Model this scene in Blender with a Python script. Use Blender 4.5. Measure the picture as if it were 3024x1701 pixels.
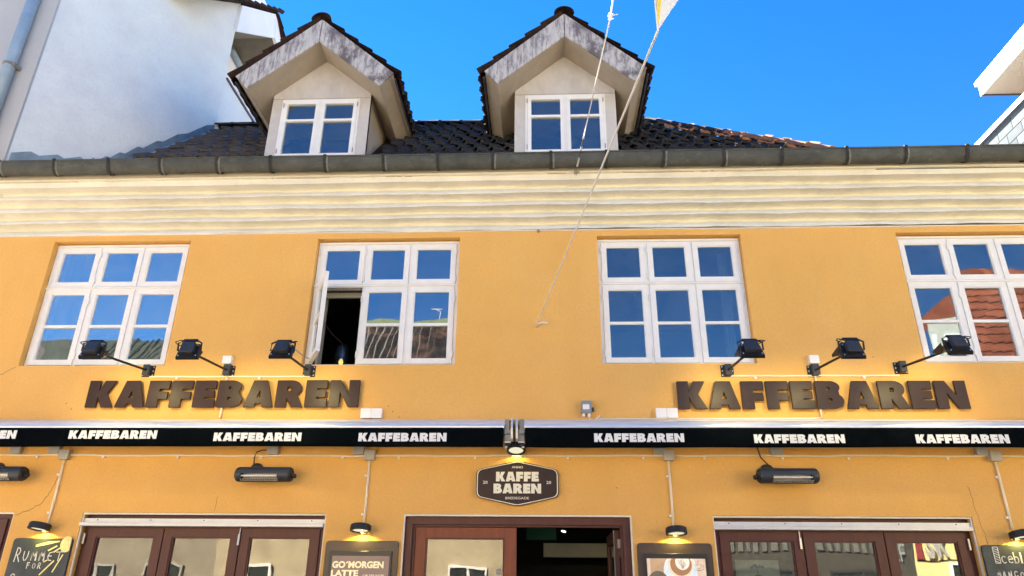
import bpy, math, random
from mathutils import Vector, Matrix
from mathutils.geometry import tessellate_polygon
random.seed(7)
R = math.radians
for o in list(bpy.data.objects): bpy.data.objects.remove(o)
S = bpy.context.scene
C = S.collection

# ------------------------------------------------------------------ camera
cam = bpy.data.objects.new('camera', bpy.data.cameras.new('camera')); C.objects.link(cam)
def set_camera():
    p, y, r = R(23.37), R(-2.58), R(.56)
    fw = Vector((math.sin(y)*math.cos(p), math.cos(y)*math.cos(p), math.sin(p)))
    rt = Vector((math.cos(y), -math.sin(y), 0)); up = rt.cross(fw)
    c, s = math.cos(r), math.sin(r)
    rt2, up2 = c*rt + s*up, -s*rt + c*up
    m = Matrix((rt2, up2, -fw)).transposed().to_4x4(); m.translation = (0, -7.2, 1.6)
    cam.matrix_world = m
    cam.data.sensor_width = 36; cam.data.lens = 36*2095/3024
    cam.data.clip_start = .05; cam.data.clip_end = 500
set_camera(); S.camera = cam

# ------------------------------------------------------------------ light
SUN = Vector((-.50, .60, .62)).normalized()          # towards the sun: behind the house, to the left
W = bpy.data.worlds.new('World'); S.world = W; W.use_nodes = True
nt = W.node_tree; nt.nodes.clear()
sky = nt.nodes.new('ShaderNodeTexSky'); sky.sky_type = 'NISHITA'; sky.sun_disc = False
sky.sun_elevation = math.asin(SUN.z); sky.sun_rotation = math.atan2(SUN.x, SUN.y)
sky.air_density = 1.0; sky.dust_density = 0.0; sky.ozone_density = 4.0
hs = nt.nodes.new('ShaderNodeHueSaturation'); hs.inputs['Saturation'].default_value = 1.32; hs.inputs['Value'].default_value = .75; hs.inputs['Hue'].default_value = .507
bg = nt.nodes.new('ShaderNodeBackground'); bg.inputs['Strength'].default_value = .05
wo = nt.nodes.new('ShaderNodeOutputWorld')
nt.links.new(sky.outputs[0], hs.inputs['Color']); nt.links.new(hs.outputs[0], bg.inputs[0]); nt.links.new(bg.outputs[0], wo.inputs[0])
sun = bpy.data.objects.new('sun', bpy.data.lights.new('sun', 'SUN')); C.objects.link(sun)
sun.data.energy = 5.0; sun.data.angle = R(.5); sun.data.color = (1, .92, .79)
sun.rotation_euler = (-SUN).to_track_quat('-Z', 'Y').to_euler()
S.view_settings.view_transform = 'Standard'; S.view_settings.look = 'None'
S.view_settings.exposure = 3.1; S.view_settings.gamma = 1.0

# ------------------------------------------------------------------ materials
MATS = {}
def mat(name, col, rough=.8, var=.12, scale=6., bump=0., bscale=80., metal=0., rnd=0., spec=.5, stain=None, stretch=(1,1,1), emit=None, coord='Object'):
    if name in MATS: return MATS[name]
    m = bpy.data.materials.new(name); m.use_nodes = True; n = m.node_tree; L = n.links
    b = n.nodes['Principled BSDF']; MATS[name] = m
    b.inputs['Roughness'].default_value = rough; b.inputs['Metallic'].default_value = metal
    b.inputs['Specular IOR Level'].default_value = spec
    tc = n.nodes.new('ShaderNodeTexCoord'); mp = n.nodes.new('ShaderNodeMapping'); mp.inputs['Scale'].default_value = stretch
    L.new(tc.outputs[coord], mp.inputs['Vector'])
    nz = n.nodes.new('ShaderNodeTexNoise'); nz.inputs['Scale'].default_value = scale; nz.inputs['Detail'].default_value = 8; nz.inputs['Roughness'].default_value = .65
    L.new(mp.outputs[0], nz.inputs['Vector'])
    rp = n.nodes.new('ShaderNodeValToRGB'); e = rp.color_ramp.elements
    e[0].position = .3; e[1].position = .7
    e[0].color = (*[c*(1-var) for c in col], 1); e[1].color = (*[min(1, c*(1+var)) for c in col], 1)
    L.new(nz.outputs['Fac'], rp.inputs[0]); out = rp.outputs[0]
    if stain:
        for (sc, ssx, lo, hi, scol, amt) in stain:
            mp2 = n.nodes.new('ShaderNodeMapping'); mp2.inputs['Scale'].default_value = ssx
            L.new(tc.outputs[coord], mp2.inputs['Vector'])
            z2 = n.nodes.new('ShaderNodeTexNoise'); z2.inputs['Scale'].default_value = sc; z2.inputs['Detail'].default_value = 7; z2.inputs['Roughness'].default_value = .7
            L.new(mp2.outputs[0], z2.inputs['Vector'])
            r2 = n.nodes.new('ShaderNodeMapRange'); r2.inputs[1].default_value = lo; r2.inputs[2].default_value = hi; r2.inputs[4].default_value = amt
            L.new(z2.outputs['Fac'], r2.inputs[0])
            mx = n.nodes.new('ShaderNodeMix'); mx.data_type = 'RGBA'
            L.new(r2.outputs[0], mx.inputs[0]); L.new(out, mx.inputs[6]); mx.inputs[7].default_value = (*scol, 1); out = mx.outputs[2]
    if rnd:
        oi = n.nodes.new('ShaderNodeObjectInfo'); mr = n.nodes.new('ShaderNodeMapRange')
        mr.inputs[3].default_value = 1-rnd; mr.inputs[4].default_value = 1+rnd
        L.new(oi.outputs['Random'], mr.inputs[0])
        vm = n.nodes.new('ShaderNodeVectorMath'); vm.operation = 'SCALE'; L.new(out, vm.inputs[0]); L.new(mr.outputs[0], vm.inputs['Scale']); out = vm.outputs[0]
    L.new(out, b.inputs['Base Color'])
    if bump:
        nb = n.nodes.new('ShaderNodeTexNoise'); nb.inputs['Scale'].default_value = bscale; nb.inputs['Detail'].default_value = 5
        L.new(mp.outputs[0], nb.inputs['Vector'])
        bp = n.nodes.new('ShaderNodeBump'); bp.inputs['Strength'].default_value = bump; bp.inputs['Distance'].default_value = .01
        L.new(nb.outputs['Fac'], bp.inputs['Height']); L.new(bp.outputs[0], b.inputs['Normal'])
    if emit:
        b.inputs['Emission Color'].default_value = (*emit[0], 1); b.inputs['Emission Strength'].default_value = emit[1]
    return m
def glass(name, fac, tint=(1, 1, 1), wob=.004, wsc=3., film=1.):
    m = bpy.data.materials.new(name); m.use_nodes = True; n = m.node_tree; L = n.links; n.nodes.clear(); MATS[name] = m
    o = n.nodes.new('ShaderNodeOutputMaterial'); mx = n.nodes.new('ShaderNodeMixShader'); mx.inputs[0].default_value = fac
    tr = n.nodes.new('ShaderNodeBsdfTransparent'); tr.inputs[0].default_value = (.8, .85, .85, 1)
    gl = n.nodes.new('ShaderNodeBsdfGlossy'); gl.inputs['Roughness'].default_value = .0; gl.inputs[0].default_value = (*tint, 1)
    tc = n.nodes.new('ShaderNodeTexCoord'); nb = n.nodes.new('ShaderNodeTexNoise'); nb.inputs['Scale'].default_value = wsc; nb.inputs['Detail'].default_value = 1
    bp = n.nodes.new('ShaderNodeBump'); bp.inputs['Strength'].default_value = 1; bp.inputs['Distance'].default_value = wob
    L.new(tc.outputs['Object'], nb.inputs['Vector']); L.new(nb.outputs['Fac'], bp.inputs['Height']); L.new(bp.outputs[0], gl.inputs['Normal'])
    L.new(tr.outputs[0], mx.inputs[1]); L.new(gl.outputs[0], mx.inputs[2])
    nf = n.nodes.new('ShaderNodeTexNoise'); nf.inputs['Scale'].default_value = 5; nf.inputs['Detail'].default_value = 6; nf.inputs['Roughness'].default_value = .7; nf.inputs['Distortion'].default_value = 1.5
    mr = n.nodes.new('ShaderNodeMapRange'); mr.inputs[1].default_value = .4; mr.inputs[2].default_value = .75; mr.inputs[3].default_value = .012*film; mr.inputs[4].default_value = .055*film
    df = n.nodes.new('ShaderNodeBsdfDiffuse'); df.inputs[0].default_value = (.75, .74, .72, 1); m2 = n.nodes.new('ShaderNodeMixShader')
    L.new(tc.outputs['Object'], nf.inputs['Vector']); L.new(nf.outputs['Fac'], mr.inputs[0]); L.new(mr.outputs[0], m2.inputs[0]); L.new(mx.outputs[0], m2.inputs[1]); L.new(df.outputs[0], m2.inputs[2]); L.new(m2.outputs[0], o.inputs[0]); return m
YELLOW = mat('ochre_render', (.90, .515, .145), .92, .05, 1.3, .35, 90, stain=[(.7, (1, 1, 1), .45, .75, (.88, .56, .22), .5), (14, (1, 1, 1), .70, .80, (.45, .25, .09), .4), (38, (1, 1, 1), .42, .72, (.70, .36, .085), .45), (2.1, (1, 1, .8), .42, .72, (.82, .44, .115), .6), (1.6, (2, 1, .7), .55, .80, (.70, .40, .13), .4), (160, (1, 1, 1), .35, .75, (.62, .29, .05), .45)])
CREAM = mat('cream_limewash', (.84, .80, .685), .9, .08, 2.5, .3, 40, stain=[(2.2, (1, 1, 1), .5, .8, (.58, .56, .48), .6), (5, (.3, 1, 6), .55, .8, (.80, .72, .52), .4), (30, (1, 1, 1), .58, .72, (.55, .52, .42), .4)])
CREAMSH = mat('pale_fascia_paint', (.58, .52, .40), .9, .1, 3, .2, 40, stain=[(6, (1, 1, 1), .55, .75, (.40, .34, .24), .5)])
WHITEW = mat('white_window_paint', (.88, .86, .83), .55, .05, 8, .1, 60, stain=[(20, (1, 1, 1), .66, .78, (.60, .56, .48), .6), (9, (4, 4, .6), .62, .8, (.72, .68, .60), .5)])
OLDWOOD = mat('bare_grey_wood', (.22, .18, .13), .9, .3, 30, .2)
HOUSEW = mat('white_lime_wall', (.76, .80, .80), .92, .05, .9, .5, 30, stain=[(1.6, (1, 1, 1), .45, .75, (.66, .66, .70), .8), (12, (1, 1, 1), .62, .76, (.50, .51, .50), .5), (26, (1, 1, 1), .52, .72, (.62, .64, .66), .5)])
HOUSEB = mat('blue_white_board', (.78, .82, .92), .8, .05, 2)
ZINC = mat('weathered_zinc', (.088, .092, .082), .7, .25, 4, .15, 30, metal=.1, spec=.3, stain=[(7, (1, 1, 2), .55, .75, (.17, .18, .15), .6), (12, (1, 1, 1), .64, .72, (.34, .33, .28), .55), (2.2, (1, 1, 3), .5, .7, (.045, .047, .048), .7)])
STRAP = mat('dark_strap', (.04, .041, .04), .7, .3, 20, spec=.2)
ZLIGHT = mat('pale_zinc', (.20, .20, .18), .6, .4, 20, spec=.3)  # paler zinc for the strip beside most gutter straps
LEAD = mat('lead_flashing', (.21, .28, .32), .6, .2, 6, .3, 20, metal=.2, stain=[(14, (1, 1, 1), .55, .75, (.14, .2, .23), .6)])
PIPE = mat('blue_grey_downpipe', (.30, .40, .50), .5, .15, 5, metal=.2)
TILE = mat('black_weathered_tile', (.045, .044, .047), .9, .15, 6, .05, 50, rnd=.22, spec=.15)
TILEB = mat('brown_weathered_tile', (.105, .088, .080), .92, .12, 6, .05, 50, rnd=.15, spec=.12)
TILEO = mat('pale_orange_tile', (.36, .17, .10), .9, .25, 9, .12, 60, rnd=.25, spec=.15)
TILER = mat('dark_red_tile', (.032, .018, .015), .9, .35, 14, .1, 60, rnd=.3, spec=.15)
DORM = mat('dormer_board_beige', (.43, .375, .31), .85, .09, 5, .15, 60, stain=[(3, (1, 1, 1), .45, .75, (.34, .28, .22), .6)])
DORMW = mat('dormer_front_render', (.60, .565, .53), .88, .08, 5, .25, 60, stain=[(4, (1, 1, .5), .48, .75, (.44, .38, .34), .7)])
VERGE = mat('stained_fascia_board', (.56, .53, .51), .8, .08, 8, .15, 60, stain=[(2.6, (1.5, 1, .8), .50, .60, (.075, .05, .055), .85), (8, (3, 1, .5), .47, .62, (.17, .15, .17), .8), (26, (1, 1, .5), .58, .72, (.16, .13, .14), .6)])
MAHOG = mat('dark_mahogany', (.095, .024, .017), .5, .2, 3, .12, 90, stretch=(7, 7, .7), stain=[(18, (5, 5, .4), .5, .8, (.09, .03, .022), .5)])
MAHOGR = mat('red_mahogany', (.225, .052, .018), .5, .2, 3, .12, 90, stretch=(7, 7, .7), stain=[(18, (5, 5, .4), .5, .8, (.15, .045, .022), .5)])
BLACK = mat('black_powder_coat', (.008, .009, .011), .5, .2, 10, .05, 200)
GREYM = mat('charcoal_metal', (.032, .036, .043), .45, .15, 10)
AWN = mat('black_awning_fabric', (.0025, .004, .005), .95, .2, 9, .2, 300, spec=.03, stain=[(2, (1, 1, 1), .5, .8, (.009, .012, .013), .6)])
LETW = mat('white_print', (.86, .86, .84), .8, .02, 20)
ALU = mat('silver_awning_cassette', (.80, .82, .86), .22, .04, 6, metal=.35)
ALUG = mat('grey_cast_metal', (.30, .28, .24), .5, .15, 20, metal=.3)
STEEL = mat('galvanised_box', (.66, .66, .66), .45, .06, 8, metal=.35)
PLAST = mat('white_plastic_box', (.90, .87, .85), .45, .04, 8)
PLASTG = mat('grey_plastic_box', (.42, .40, .37), .5, .06, 8)
RELAY = mat('relay_grey', (.26, .28, .29), .5, .08, 8)
COND = mat('cream_conduit', (.92, .82, .62), .5, .05, 8)
BROWN = mat('brown_letter_paint', (.050, .030, .026), .36, .12, 14, .03, 200, spec=.2)
CREAMP = mat('cream_print', (.92, .86, .68), .7, .03, 20)
BOARD = mat('chalkboard_black', (.035, .045, .05), .6, .3, 5, stain=[(4, (1, 1, 1), .45, .75, (.10, .115, .13), .7)])
BOARDB = mat('brown_menu_board', (.075, .05, .038), .4, .15, 6)
SCRB = mat('black_screen_bezel', (.03, .028, .028), .4, .1, 6)
CHALK = mat('white_chalk', (.85, .85, .80), .9, .1, 60)
CHALKY = mat('yellow_chalk', (.9, .82, .35), .9, .12, 60)
ROPE = mat('white_rope', (.95, .93, .88), .8, .15, 120)
CABLE = mat('dark_cable', (.03, .014, .012), .6, .1, 9)
FLAG = mat('yellow_pennant_cloth', (.95, .72, .10), .7, .04, 8)
FLAGW = mat('white_pennant_cloth', (.9, .88, .82), .7, .04, 8)
QUARTZ = mat('quartz_tube', (.9, .88, .8), .3, .03, 9)
REFL = mat('heater_reflector', (.62, .58, .50), .35, .1, 30, metal=.4)
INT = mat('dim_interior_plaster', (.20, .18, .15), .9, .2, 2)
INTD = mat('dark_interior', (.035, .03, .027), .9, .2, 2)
INTP = mat('pale_interior_beam', (.42, .38, .30), .9, .1, 2)
GREENS = mat('green_sign_plastic', (.004, .10, .05), .5, .05, 5)
SCREW = mat('bright_screw', (.7, .68, .64), .35, .05, 5, metal=.6)
HOLE = mat('dark_screw_hole', (.05, .045, .04), .9, .1, 5)
STONE = mat('street_paving', (.24, .21, .175), .9, .15, 2, .3, 20)
CRACK = mat('dark_crack_brown', (.22, .12, .05), .95, .1, 5)  # flat dark brown for cracks and small wall holes
SLATE = mat('grey_slate', (.10, .115, .125), .95, .18, 5, .1, 40, rnd=.15, spec=.05)
SLATED = mat('dark_metal_trim', (.07, .07, .10), .5, .2, 8)
WHITEF = mat('white_fascia_paint', (.82, .84, .84), .6, .03, 5)
SOFF = mat('beige_soffit', (.42, .36, .30), .9, .08, 30, .3, 80)
DSOFF = mat('olive_soffit', (.14, .13, .10), .85, .12, 9)
OPPB = mat('rough_beige_render', (.55, .45, .29), .95, .08, 3, .6, 25, stain=[(1.8, (1, 1, 1), .45, .65, (.36, .28, .18), .75), (9, (1, 1, 1), .5, .7, (.30, .25, .17), .5)])
OPPB2 = mat('darkened_beige_render', (.34, .29, .21), .95, .1, 3, .6, 25, stain=[(1.8, (1, 1, 1), .45, .65, (.22, .18, .13), .75), (9, (1, 1, 1), .5, .7, (.20, .17, .12), .5)])  # darker copy of the beige render, cuts bounced light on the left facade
OPPY = mat('yellow_render', (.74, .60, .27), .95, .05, 3)
OPPD = mat('dark_timber_front', (.05, .045, .035), .8, .3, 4)
OPPG = mat('grey_gable_render', (.040, .040, .042), .95, .1, 3, spec=.05)
OPPW = mat('white_dormer_paint', (.45, .44, .38), .8, .05, 3)
ORNG = mat('orange_roof_tile', (.17, .048, .025), .95, .35, 5, .1, 30, rnd=.3, spec=.05)
GRNR = mat('dark_green_roof', (.014, .020, .017), .95, .3, 3, .1, 20, spec=.05)
BRNR = mat('brown_black_roof', (.008, .006, .006), .95, .5, 2.5, .1, 20, spec=.05, stain=[(1.0, (1, 1, 1), .5, .6, (.055, .028, .018), .8)])
BATT = mat('pale_roof_lath', (.16, .14, .12), .9, .2, 4, spec=.1)
DARKG = mat('dark_window_glass', (.02, .025, .022), .1, .1, 3)
G_A = glass('window_glass_bright_reflection', .47, (1, .97, .95), .0009, film=2.6)  # same glass; reflectance and haze raised to stand in for brighter sky
G_B = glass('window_glass_mid_reflection', .24, (.92, .96, 1), .0010, film=1.2)  # reflectance set in between, standing in for a medium sky reflection
G_C = glass('window_glass_dim_reflection', .125, (.86, .95, 1), .0007)  # reflectance lowered to stand in for a darker sky reflection
G_S = glass('shop_glass', .085, (1, .95, .88), .0012)
G_R = glass('shop_glass_right', .13, (1, .96, .88), .0018, 2.)
G_D = glass('dormer_glass', .15, (.9, .97, 1), .0012)
def emis(name, col, st):
    m = bpy.data.materials.new(name); m.use_nodes = True; n = m.node_tree; n.nodes.clear(); MATS[name] = m
    e = n.nodes.new('ShaderNodeEmission'); e.inputs[0].default_value = (*col, 1); e.inputs[1].default_value = st
    o = n.nodes.new('ShaderNodeOutputMaterial'); n.links.new(e.outputs[0], o.inputs[0]); return m
LENS = emis('lamp_lens_glow', (1, .94, .68), .105)
BULB = emis('yellow_bulb_glow', (1, .75, .12), .15)
SPOTL = emis('spot_bulb_glow', (1, .95, .8), .8)

# ------------------------------------------------------------------ mesh helpers
ORG = {}
def org(o): return ORG.get(o.name, Vector((0, 0, 0))) if o else Vector((0, 0, 0))
def tag(o, label=None, cat=None, group=None, kind=None):
    if label: o['label'] = label
    if cat: o['category'] = cat
    if group: o['group'] = group
    if kind: o['kind'] = kind
    return o
def thing(name, label, cat, loc=(0, 0, 0), group=None):
    o = bpy.data.objects.new(name, None); C.objects.link(o); o.location = loc; ORG[o.name] = Vector(loc); o.empty_display_size = .1
    return tag(o, label, cat, group)
def link(o, parent):
    C.objects.link(o)
    if parent: o.parent = parent
    return o
class MB:
    def __init__(s): s.v = []; s.f = []; s.mi = []; s.m = 0
    def add(s, vs, fs):
        b = len(s.v); s.v += [Vector(v) for v in vs]; s.f += [tuple(i+b for i in f) for f in fs]; s.mi += [s.m]*len(fs); return s
    def box(s, x0, x1, y0, y1, z0, z1):
        return s.add([(x0, y0, z0), (x1, y0, z0), (x1, y1, z0), (x0, y1, z0), (x0, y0, z1), (x1, y0, z1), (x1, y1, z1), (x0, y1, z1)],
                     [(0, 3, 2, 1), (4, 5, 6, 7), (0, 1, 5, 4), (1, 2, 6, 5), (2, 3, 7, 6), (3, 0, 4, 7)])
    def obox(s, c, ax, ay, az, hx, hy, hz):
        c = Vector(c); ax, ay, az = [Vector(a).normalized() for a in (ax, ay, az)]; vs = []
        for k in (-1, 1):
            for i, j in ((-1, -1), (1, -1), (1, 1), (-1, 1)): vs.append(c + ax*hx*i + ay*hy*j + az*hz*k)
        return s.add(vs, [(0, 3, 2, 1), (4, 5, 6, 7), (0, 1, 5, 4), (1, 2, 6, 5), (2, 3, 7, 6), (3, 0, 4, 7)])
    def prism(s, loops, f0, f1):
        """loops: [outer, hole...] of 2-D points; f0/f1 map a 2-D point to 3-D for the two caps"""
        tr = tessellate_polygon([[Vector((p[0], p[1], 0)) for p in l] for l in loops])
        pts = [p for l in loops for p in l]; n = len(pts)
        vs = [f0(*p) for p in pts] + [f1(*p) for p in pts]
        fs = [tuple(t) for t in tr] + [tuple(i+n for i in reversed(t)) for t in tr]; b = 0
        for l in loops:
            k = len(l)
            for i in range(k): fs.append((b+i, b+(i+1) % k, b+(i+1) % k+n, b+i+n))
            b += k
        return s.add(vs, fs)
    def tube(s, path, r, n=8, caps=True):
        path = [Vector(p) for p in path]; rr = r if isinstance(r, (list, tuple)) else [r]*len(path); vs = []; fs = []
        for i, p in enumerate(path):
            d = (path[min(i+1, len(path)-1)] - path[max(i-1, 0)]).normalized()
            a = Vector((0, 0, 1)) if abs(d.z) < .9 else Vector((1, 0, 0)); u = d.cross(a).normalized(); w = d.cross(u)
            for k in range(n):
                t = 2*math.pi*k/n; vs.append(p + (u*math.cos(t) + w*math.sin(t))*rr[i])
        for i in range(len(path)-1):
            for k in range(n): fs.append((i*n+k, i*n+(k+1) % n, (i+1)*n+(k+1) % n, (i+1)*n+k))
        if caps: fs += [tuple(range(n)), tuple(reversed(range((len(path)-1)*n, len(path)*n)))]
        return s.add(vs, fs)
    def build(s, name, m, parent=None, smooth=False, label=None, cat=None, group=None, kind=None, fix=True, loc=None):
        me = bpy.data.meshes.new(name); o0 = Vector(loc) if loc else org(parent)
        me.from_pydata([v-o0 for v in s.v], [], s.f)
        for q in (m if isinstance(m, (list, tuple)) else [m]): me.materials.append(q)
        me.polygons.foreach_set('material_index', s.mi)
        if fix:
            import bmesh
            bm = bmesh.new(); bm.from_mesh(me); bmesh.ops.recalc_face_normals(bm, faces=bm.faces); bm.to_mesh(me); bm.free()
        if smooth: me.polygons.foreach_set('use_smooth', [True]*len(me.polygons))
        me.update(); o = bpy.data.objects.new(name, me); link(o, parent)
        if loc and not parent: o.location = loc
        ORG[o.name] = o0
        return tag(o, label, cat, group, kind)
def box(name, m, parent, *a, **k): return MB().box(*a).build(name, m, parent, fix=False, **k)
def bev(o, w=.004, seg=1):
    b = o.modifiers.new('bevel', 'BEVEL'); b.width = w; b.segments = seg; b.limit_method = 'ANGLE'; return o
def rpoly(pts, r, n=4):
    out = []; k = len(pts)
    for i in range(k):
        p = Vector(pts[i]); a = (Vector(pts[i-1])-p).normalized(); b = (Vector(pts[(i+1) % k])-p).normalized()
        rr = r[i] if isinstance(r, (list, tuple)) else r
        if rr <= 0: out.append(tuple(p)); continue
        for j in range(n+1):
            t = j/n; out.append(tuple(p + a*rr*(1-t)**2 + b*rr*t**2))
    return out
def rect(x0, x1, z0, z1, r=0): return rpoly([(x0, z0), (x1, z0), (x1, z1), (x0, z1)], r)
def flat(loops, y0, y1): return MB().prism(loops, lambda a, b: (a, y0, b), lambda a, b: (a, y1, b))

# ------------------------------------------------------------------ lettering
def arc(cx, cz, rx, rz, a0, a1, n=7): return [(cx+rx*math.cos(R(a0+(a1-a0)*i/n)), cz+rz*math.sin(R(a0+(a1-a0)*i/n))) for i in range(n+1)]
GL = {
 'K': (1.06, [[(0, 0), (0, 1), (.42, 1), (.42, .60), (.60, 1), (1.04, 1), (.76, .52), (1.07, 0), (.63, 0), (.42, .40), (.42, 0)]]),
 'A': (1.13, [[(0, 0), (.29, 1), (.83, 1), (1.13, 0), (.71, 0), (.68, .14), (.45, .14), (.42, 0)], [(.48, .36), (.57, .62), (.65, .36)]]),
 'F': (.82, [[(0, 0), (0, 1), (.82, 1), (.80, .68), (.44, .68), (.44, .585), (.78, .585), (.78, .30), (.44, .30), (.44, 0)]]),
 'E': (.84, [[(0, 0), (0, 1), (.82, 1), (.81, .69), (.45, .69), (.45, .63), (.78, .63), (.78, .36), (.45, .36), (.45, .30), (.84, .30), (.84, 0)]]),
 'B': (.97, [[(0, 0), (0, 1)] + arc(.52, .77, .36, .23, 90, -35) + arc(.58, .28, .39, .28, 50, -90), [(.40, .66), (.40, .77), (.49, .77), (.52, .715), (.49, .66)], [(.40, .26), (.40, .38), (.52, .38), (.555, .32), (.52, .26)]]),
 'R': (1.04, [[(0, 0), (0, 1)] + arc(.56, .70, .39, .30, 90, -50) + [(1.06, 0), (.62, 0), (.42, .34), (.42, 0)], [(.41, .60), (.41, .74), (.53, .74), (.57, .67), (.53, .60)]]),
 'N': (1.13, [[(0, 0), (0, 1), (.40, 1), (.73, .46), (.73, 1), (1.13, 1), (1.13, 0), (.74, 0), (.40, .55), (.40, 0)]]),
}
def word(txt, x0, x1, z0, h, y0, y1, mat_, parent, each=None, name='letter', gap=.075):
    tot = sum(GL[c][0] for c in txt) + gap*(len(txt)-1); sx = (x1-x0)/tot; x = x0; out = []; mb = MB()
    for c in txt:
        loops = [[(x+p[0]*sx, z0+p[1]*h) for p in l] for l in GL[c][1]]
        if each:
            out.append(flat(loops, y0, y1).build(name, mat_, parent))
        else: mb.prism(loops, lambda a, b: (a, y0, b), lambda a, b: (a, y1, b))
        x += (GL[c][0]+gap)*sx
    return out if each else mb.build(name, mat_, parent)
def text(txt, x0, x1, z0, h, y, m, parent, name='lettering', off=0., ext=.001, mirror=False, kind=None):
    cu = bpy.data.curves.new('t', 'FONT'); cu.body = txt; cu.size = 1; cu.offset = off; cu.extrude = 0; cu.resolution_u = 3
    o = bpy.data.objects.new('t', cu); C.objects.link(o)
    dg = bpy.context.evaluated_depsgraph_get(); me = bpy.data.meshes.new_from_object(o.evaluated_get(dg))
    bpy.data.objects.remove(o)
    xs = [v.co.x for v in me.vertices]; zs = [v.co.y for v in me.vertices]
    ax, bx, az, bz = min(xs), max(xs), min(zs), max(zs); o0 = org(parent)
    for v in me.vertices:
        u = (v.co.x-ax)/(bx-ax); w = (v.co.y-az)/(bz-az)
        v.co = Vector((x0+(x1-x0)*u, y, z0+h*w)) - o0
    me.materials.clear(); me.materials.append(m); ob = bpy.data.objects.new(name, me); link(ob, parent); ORG[ob.name] = o0
    return tag(ob, kind=kind)

# ================================================================== GROUND
g = MB(); g.add([(-150, -150, 0), (150, -150, 0), (150, 150, 0), (-150, 150, 0)], [(0, 1, 2, 3)]).build('ground', STONE, kind='structure')

# ================================================================== THE CAFE BUILDING
cafe = thing('cafe_building', 'ochre yellow two-storey house with cream cornice, two roof dormers and a cafe below', 'building')
WX0, WX1, WT = -9.0, 6.9, 5.45
WINS = [(-5.70, -4.07), (-2.575, -.925), (.635, 2.245), (3.955, 5.60)]; WZ0, WZ1 = 3.835, 5.352
SHOP = [(-7.3, -5.29), (-4.585, -2.13), (1.625, 4.055)]; DOOR = (-1.362, .852); SH = 2.315
opens = [(a, b, WZ0, WZ1) for a, b in WINS] + [(a, b, .55, SH) for a, b in SHOP] + [(DOOR[0], DOOR[1], 0, SH)]
def wall_with_holes(x0, x1, z0, z1, holes, y0, y1):
    xs = sorted({x0, x1, *[h[0] for h in holes], *[h[1] for h in holes]}); zs = sorted({z0, z1, *[h[2] for h in holes], *[h[3] for h in holes]})
    mb = MB(); ins = lambda a, b: any(h[0] < a < h[1] and h[2] < b < h[3] for h in holes)
    for a, b in zip(xs, xs[1:]):
        for c, d in zip(zs, zs[1:]):
            if not ins((a+b)/2, (c+d)/2):
                mb.add([(a, y0, c), (b, y0, c), (b, y0, d), (a, y0, d)], [(0, 1, 2, 3)]); mb.add([(a, y1, c), (b, y1, c), (b, y1, d), (a, y1, d)], [(3, 2, 1, 0)])
    for a, b, c, d in holes:
        mb.add([(a, y0, c), (b, y0, c), (b, y1, c), (a, y1, c)], [(0, 1, 2, 3)]); mb.add([(a, y0, d), (b, y0, d), (b, y1, d), (a, y1, d)], [(3, 2, 1, 0)])
        mb.add([(a, y0, c), (a, y1, c), (a, y1, d), (a, y0, d)], [(0, 1, 2, 3)]); mb.add([(b, y0, c), (b, y1, c), (b, y1, d), (b, y0, d)], [(3, 2, 1, 0)])
    return mb
wall_with_holes(WX0, WX1, 0, 5.44, opens, 0, .32).build('facade_wall', YELLOW, cafe, fix=False)
# hairline cracks in the render
def crack(pts, w=.004):
    mb = MB(); q = []
    for (x0, z0), (x1, z1) in zip(pts, pts[1:]):
        for i in range(6):
            t = i/6; q.append((x0+(x1-x0)*t+random.uniform(-.008, .008), z0+(z1-z0)*t+random.uniform(-.008, .008)))
    q.append(pts[-1])
    for i, (x, z) in enumerate(q[:-1]):
        x2, z2 = q[i+1]; d = Vector((x2-x, z2-z)); n = Vector((-d.y, d.x)).normalized()*w*.5
        mb.add([(x+n.x, -.0015, z+n.y), (x-n.x, -.0015, z-n.y), (x2-n.x, -.0015, z2-n.y), (x2+n.x, -.0015, z2+n.y)], [(0, 1, 2, 3)])
    mb.build('crack', CRACK, cafe, fix=False)
crack([(-5.27, 2.29), (-5.12, 2.34), (-5.02, 2.42), (-4.97, 2.52), (-4.93, 2.66), (-4.90, 2.80)], .005)
crack([(-5.72, 3.83), (-5.82, 3.76), (-5.95, 3.70)], .005)
crack([(4.20, 1.7), (4.14, 2.1), (4.10, 2.45), (4.08, 2.6)], .0035)
crack([(-3.25, 2.33), (-3.24, 2.40), (-3.25, 2.47)], .003)
for x, z in ((-5.05, 3.42), (-4.98, 3.36), (-1.55, 3.33), (-1.48, 3.27), (-1.6, 3.385), (-3.72, 3.98), (1.02, 4.61), (.93, 4.65), (3.44, 3.9), (2.85, 3.31), (.72, 2.57)):
    MB().prism([[(x+.007*math.cos(a), z+.006*math.sin(a)) for a in [i*math.pi/3 for i in range(6)]]], lambda a, b: (a, -.0015, b), lambda a, b: (a, .002, b)).build('wall_hole', CRACK, cafe)

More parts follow.
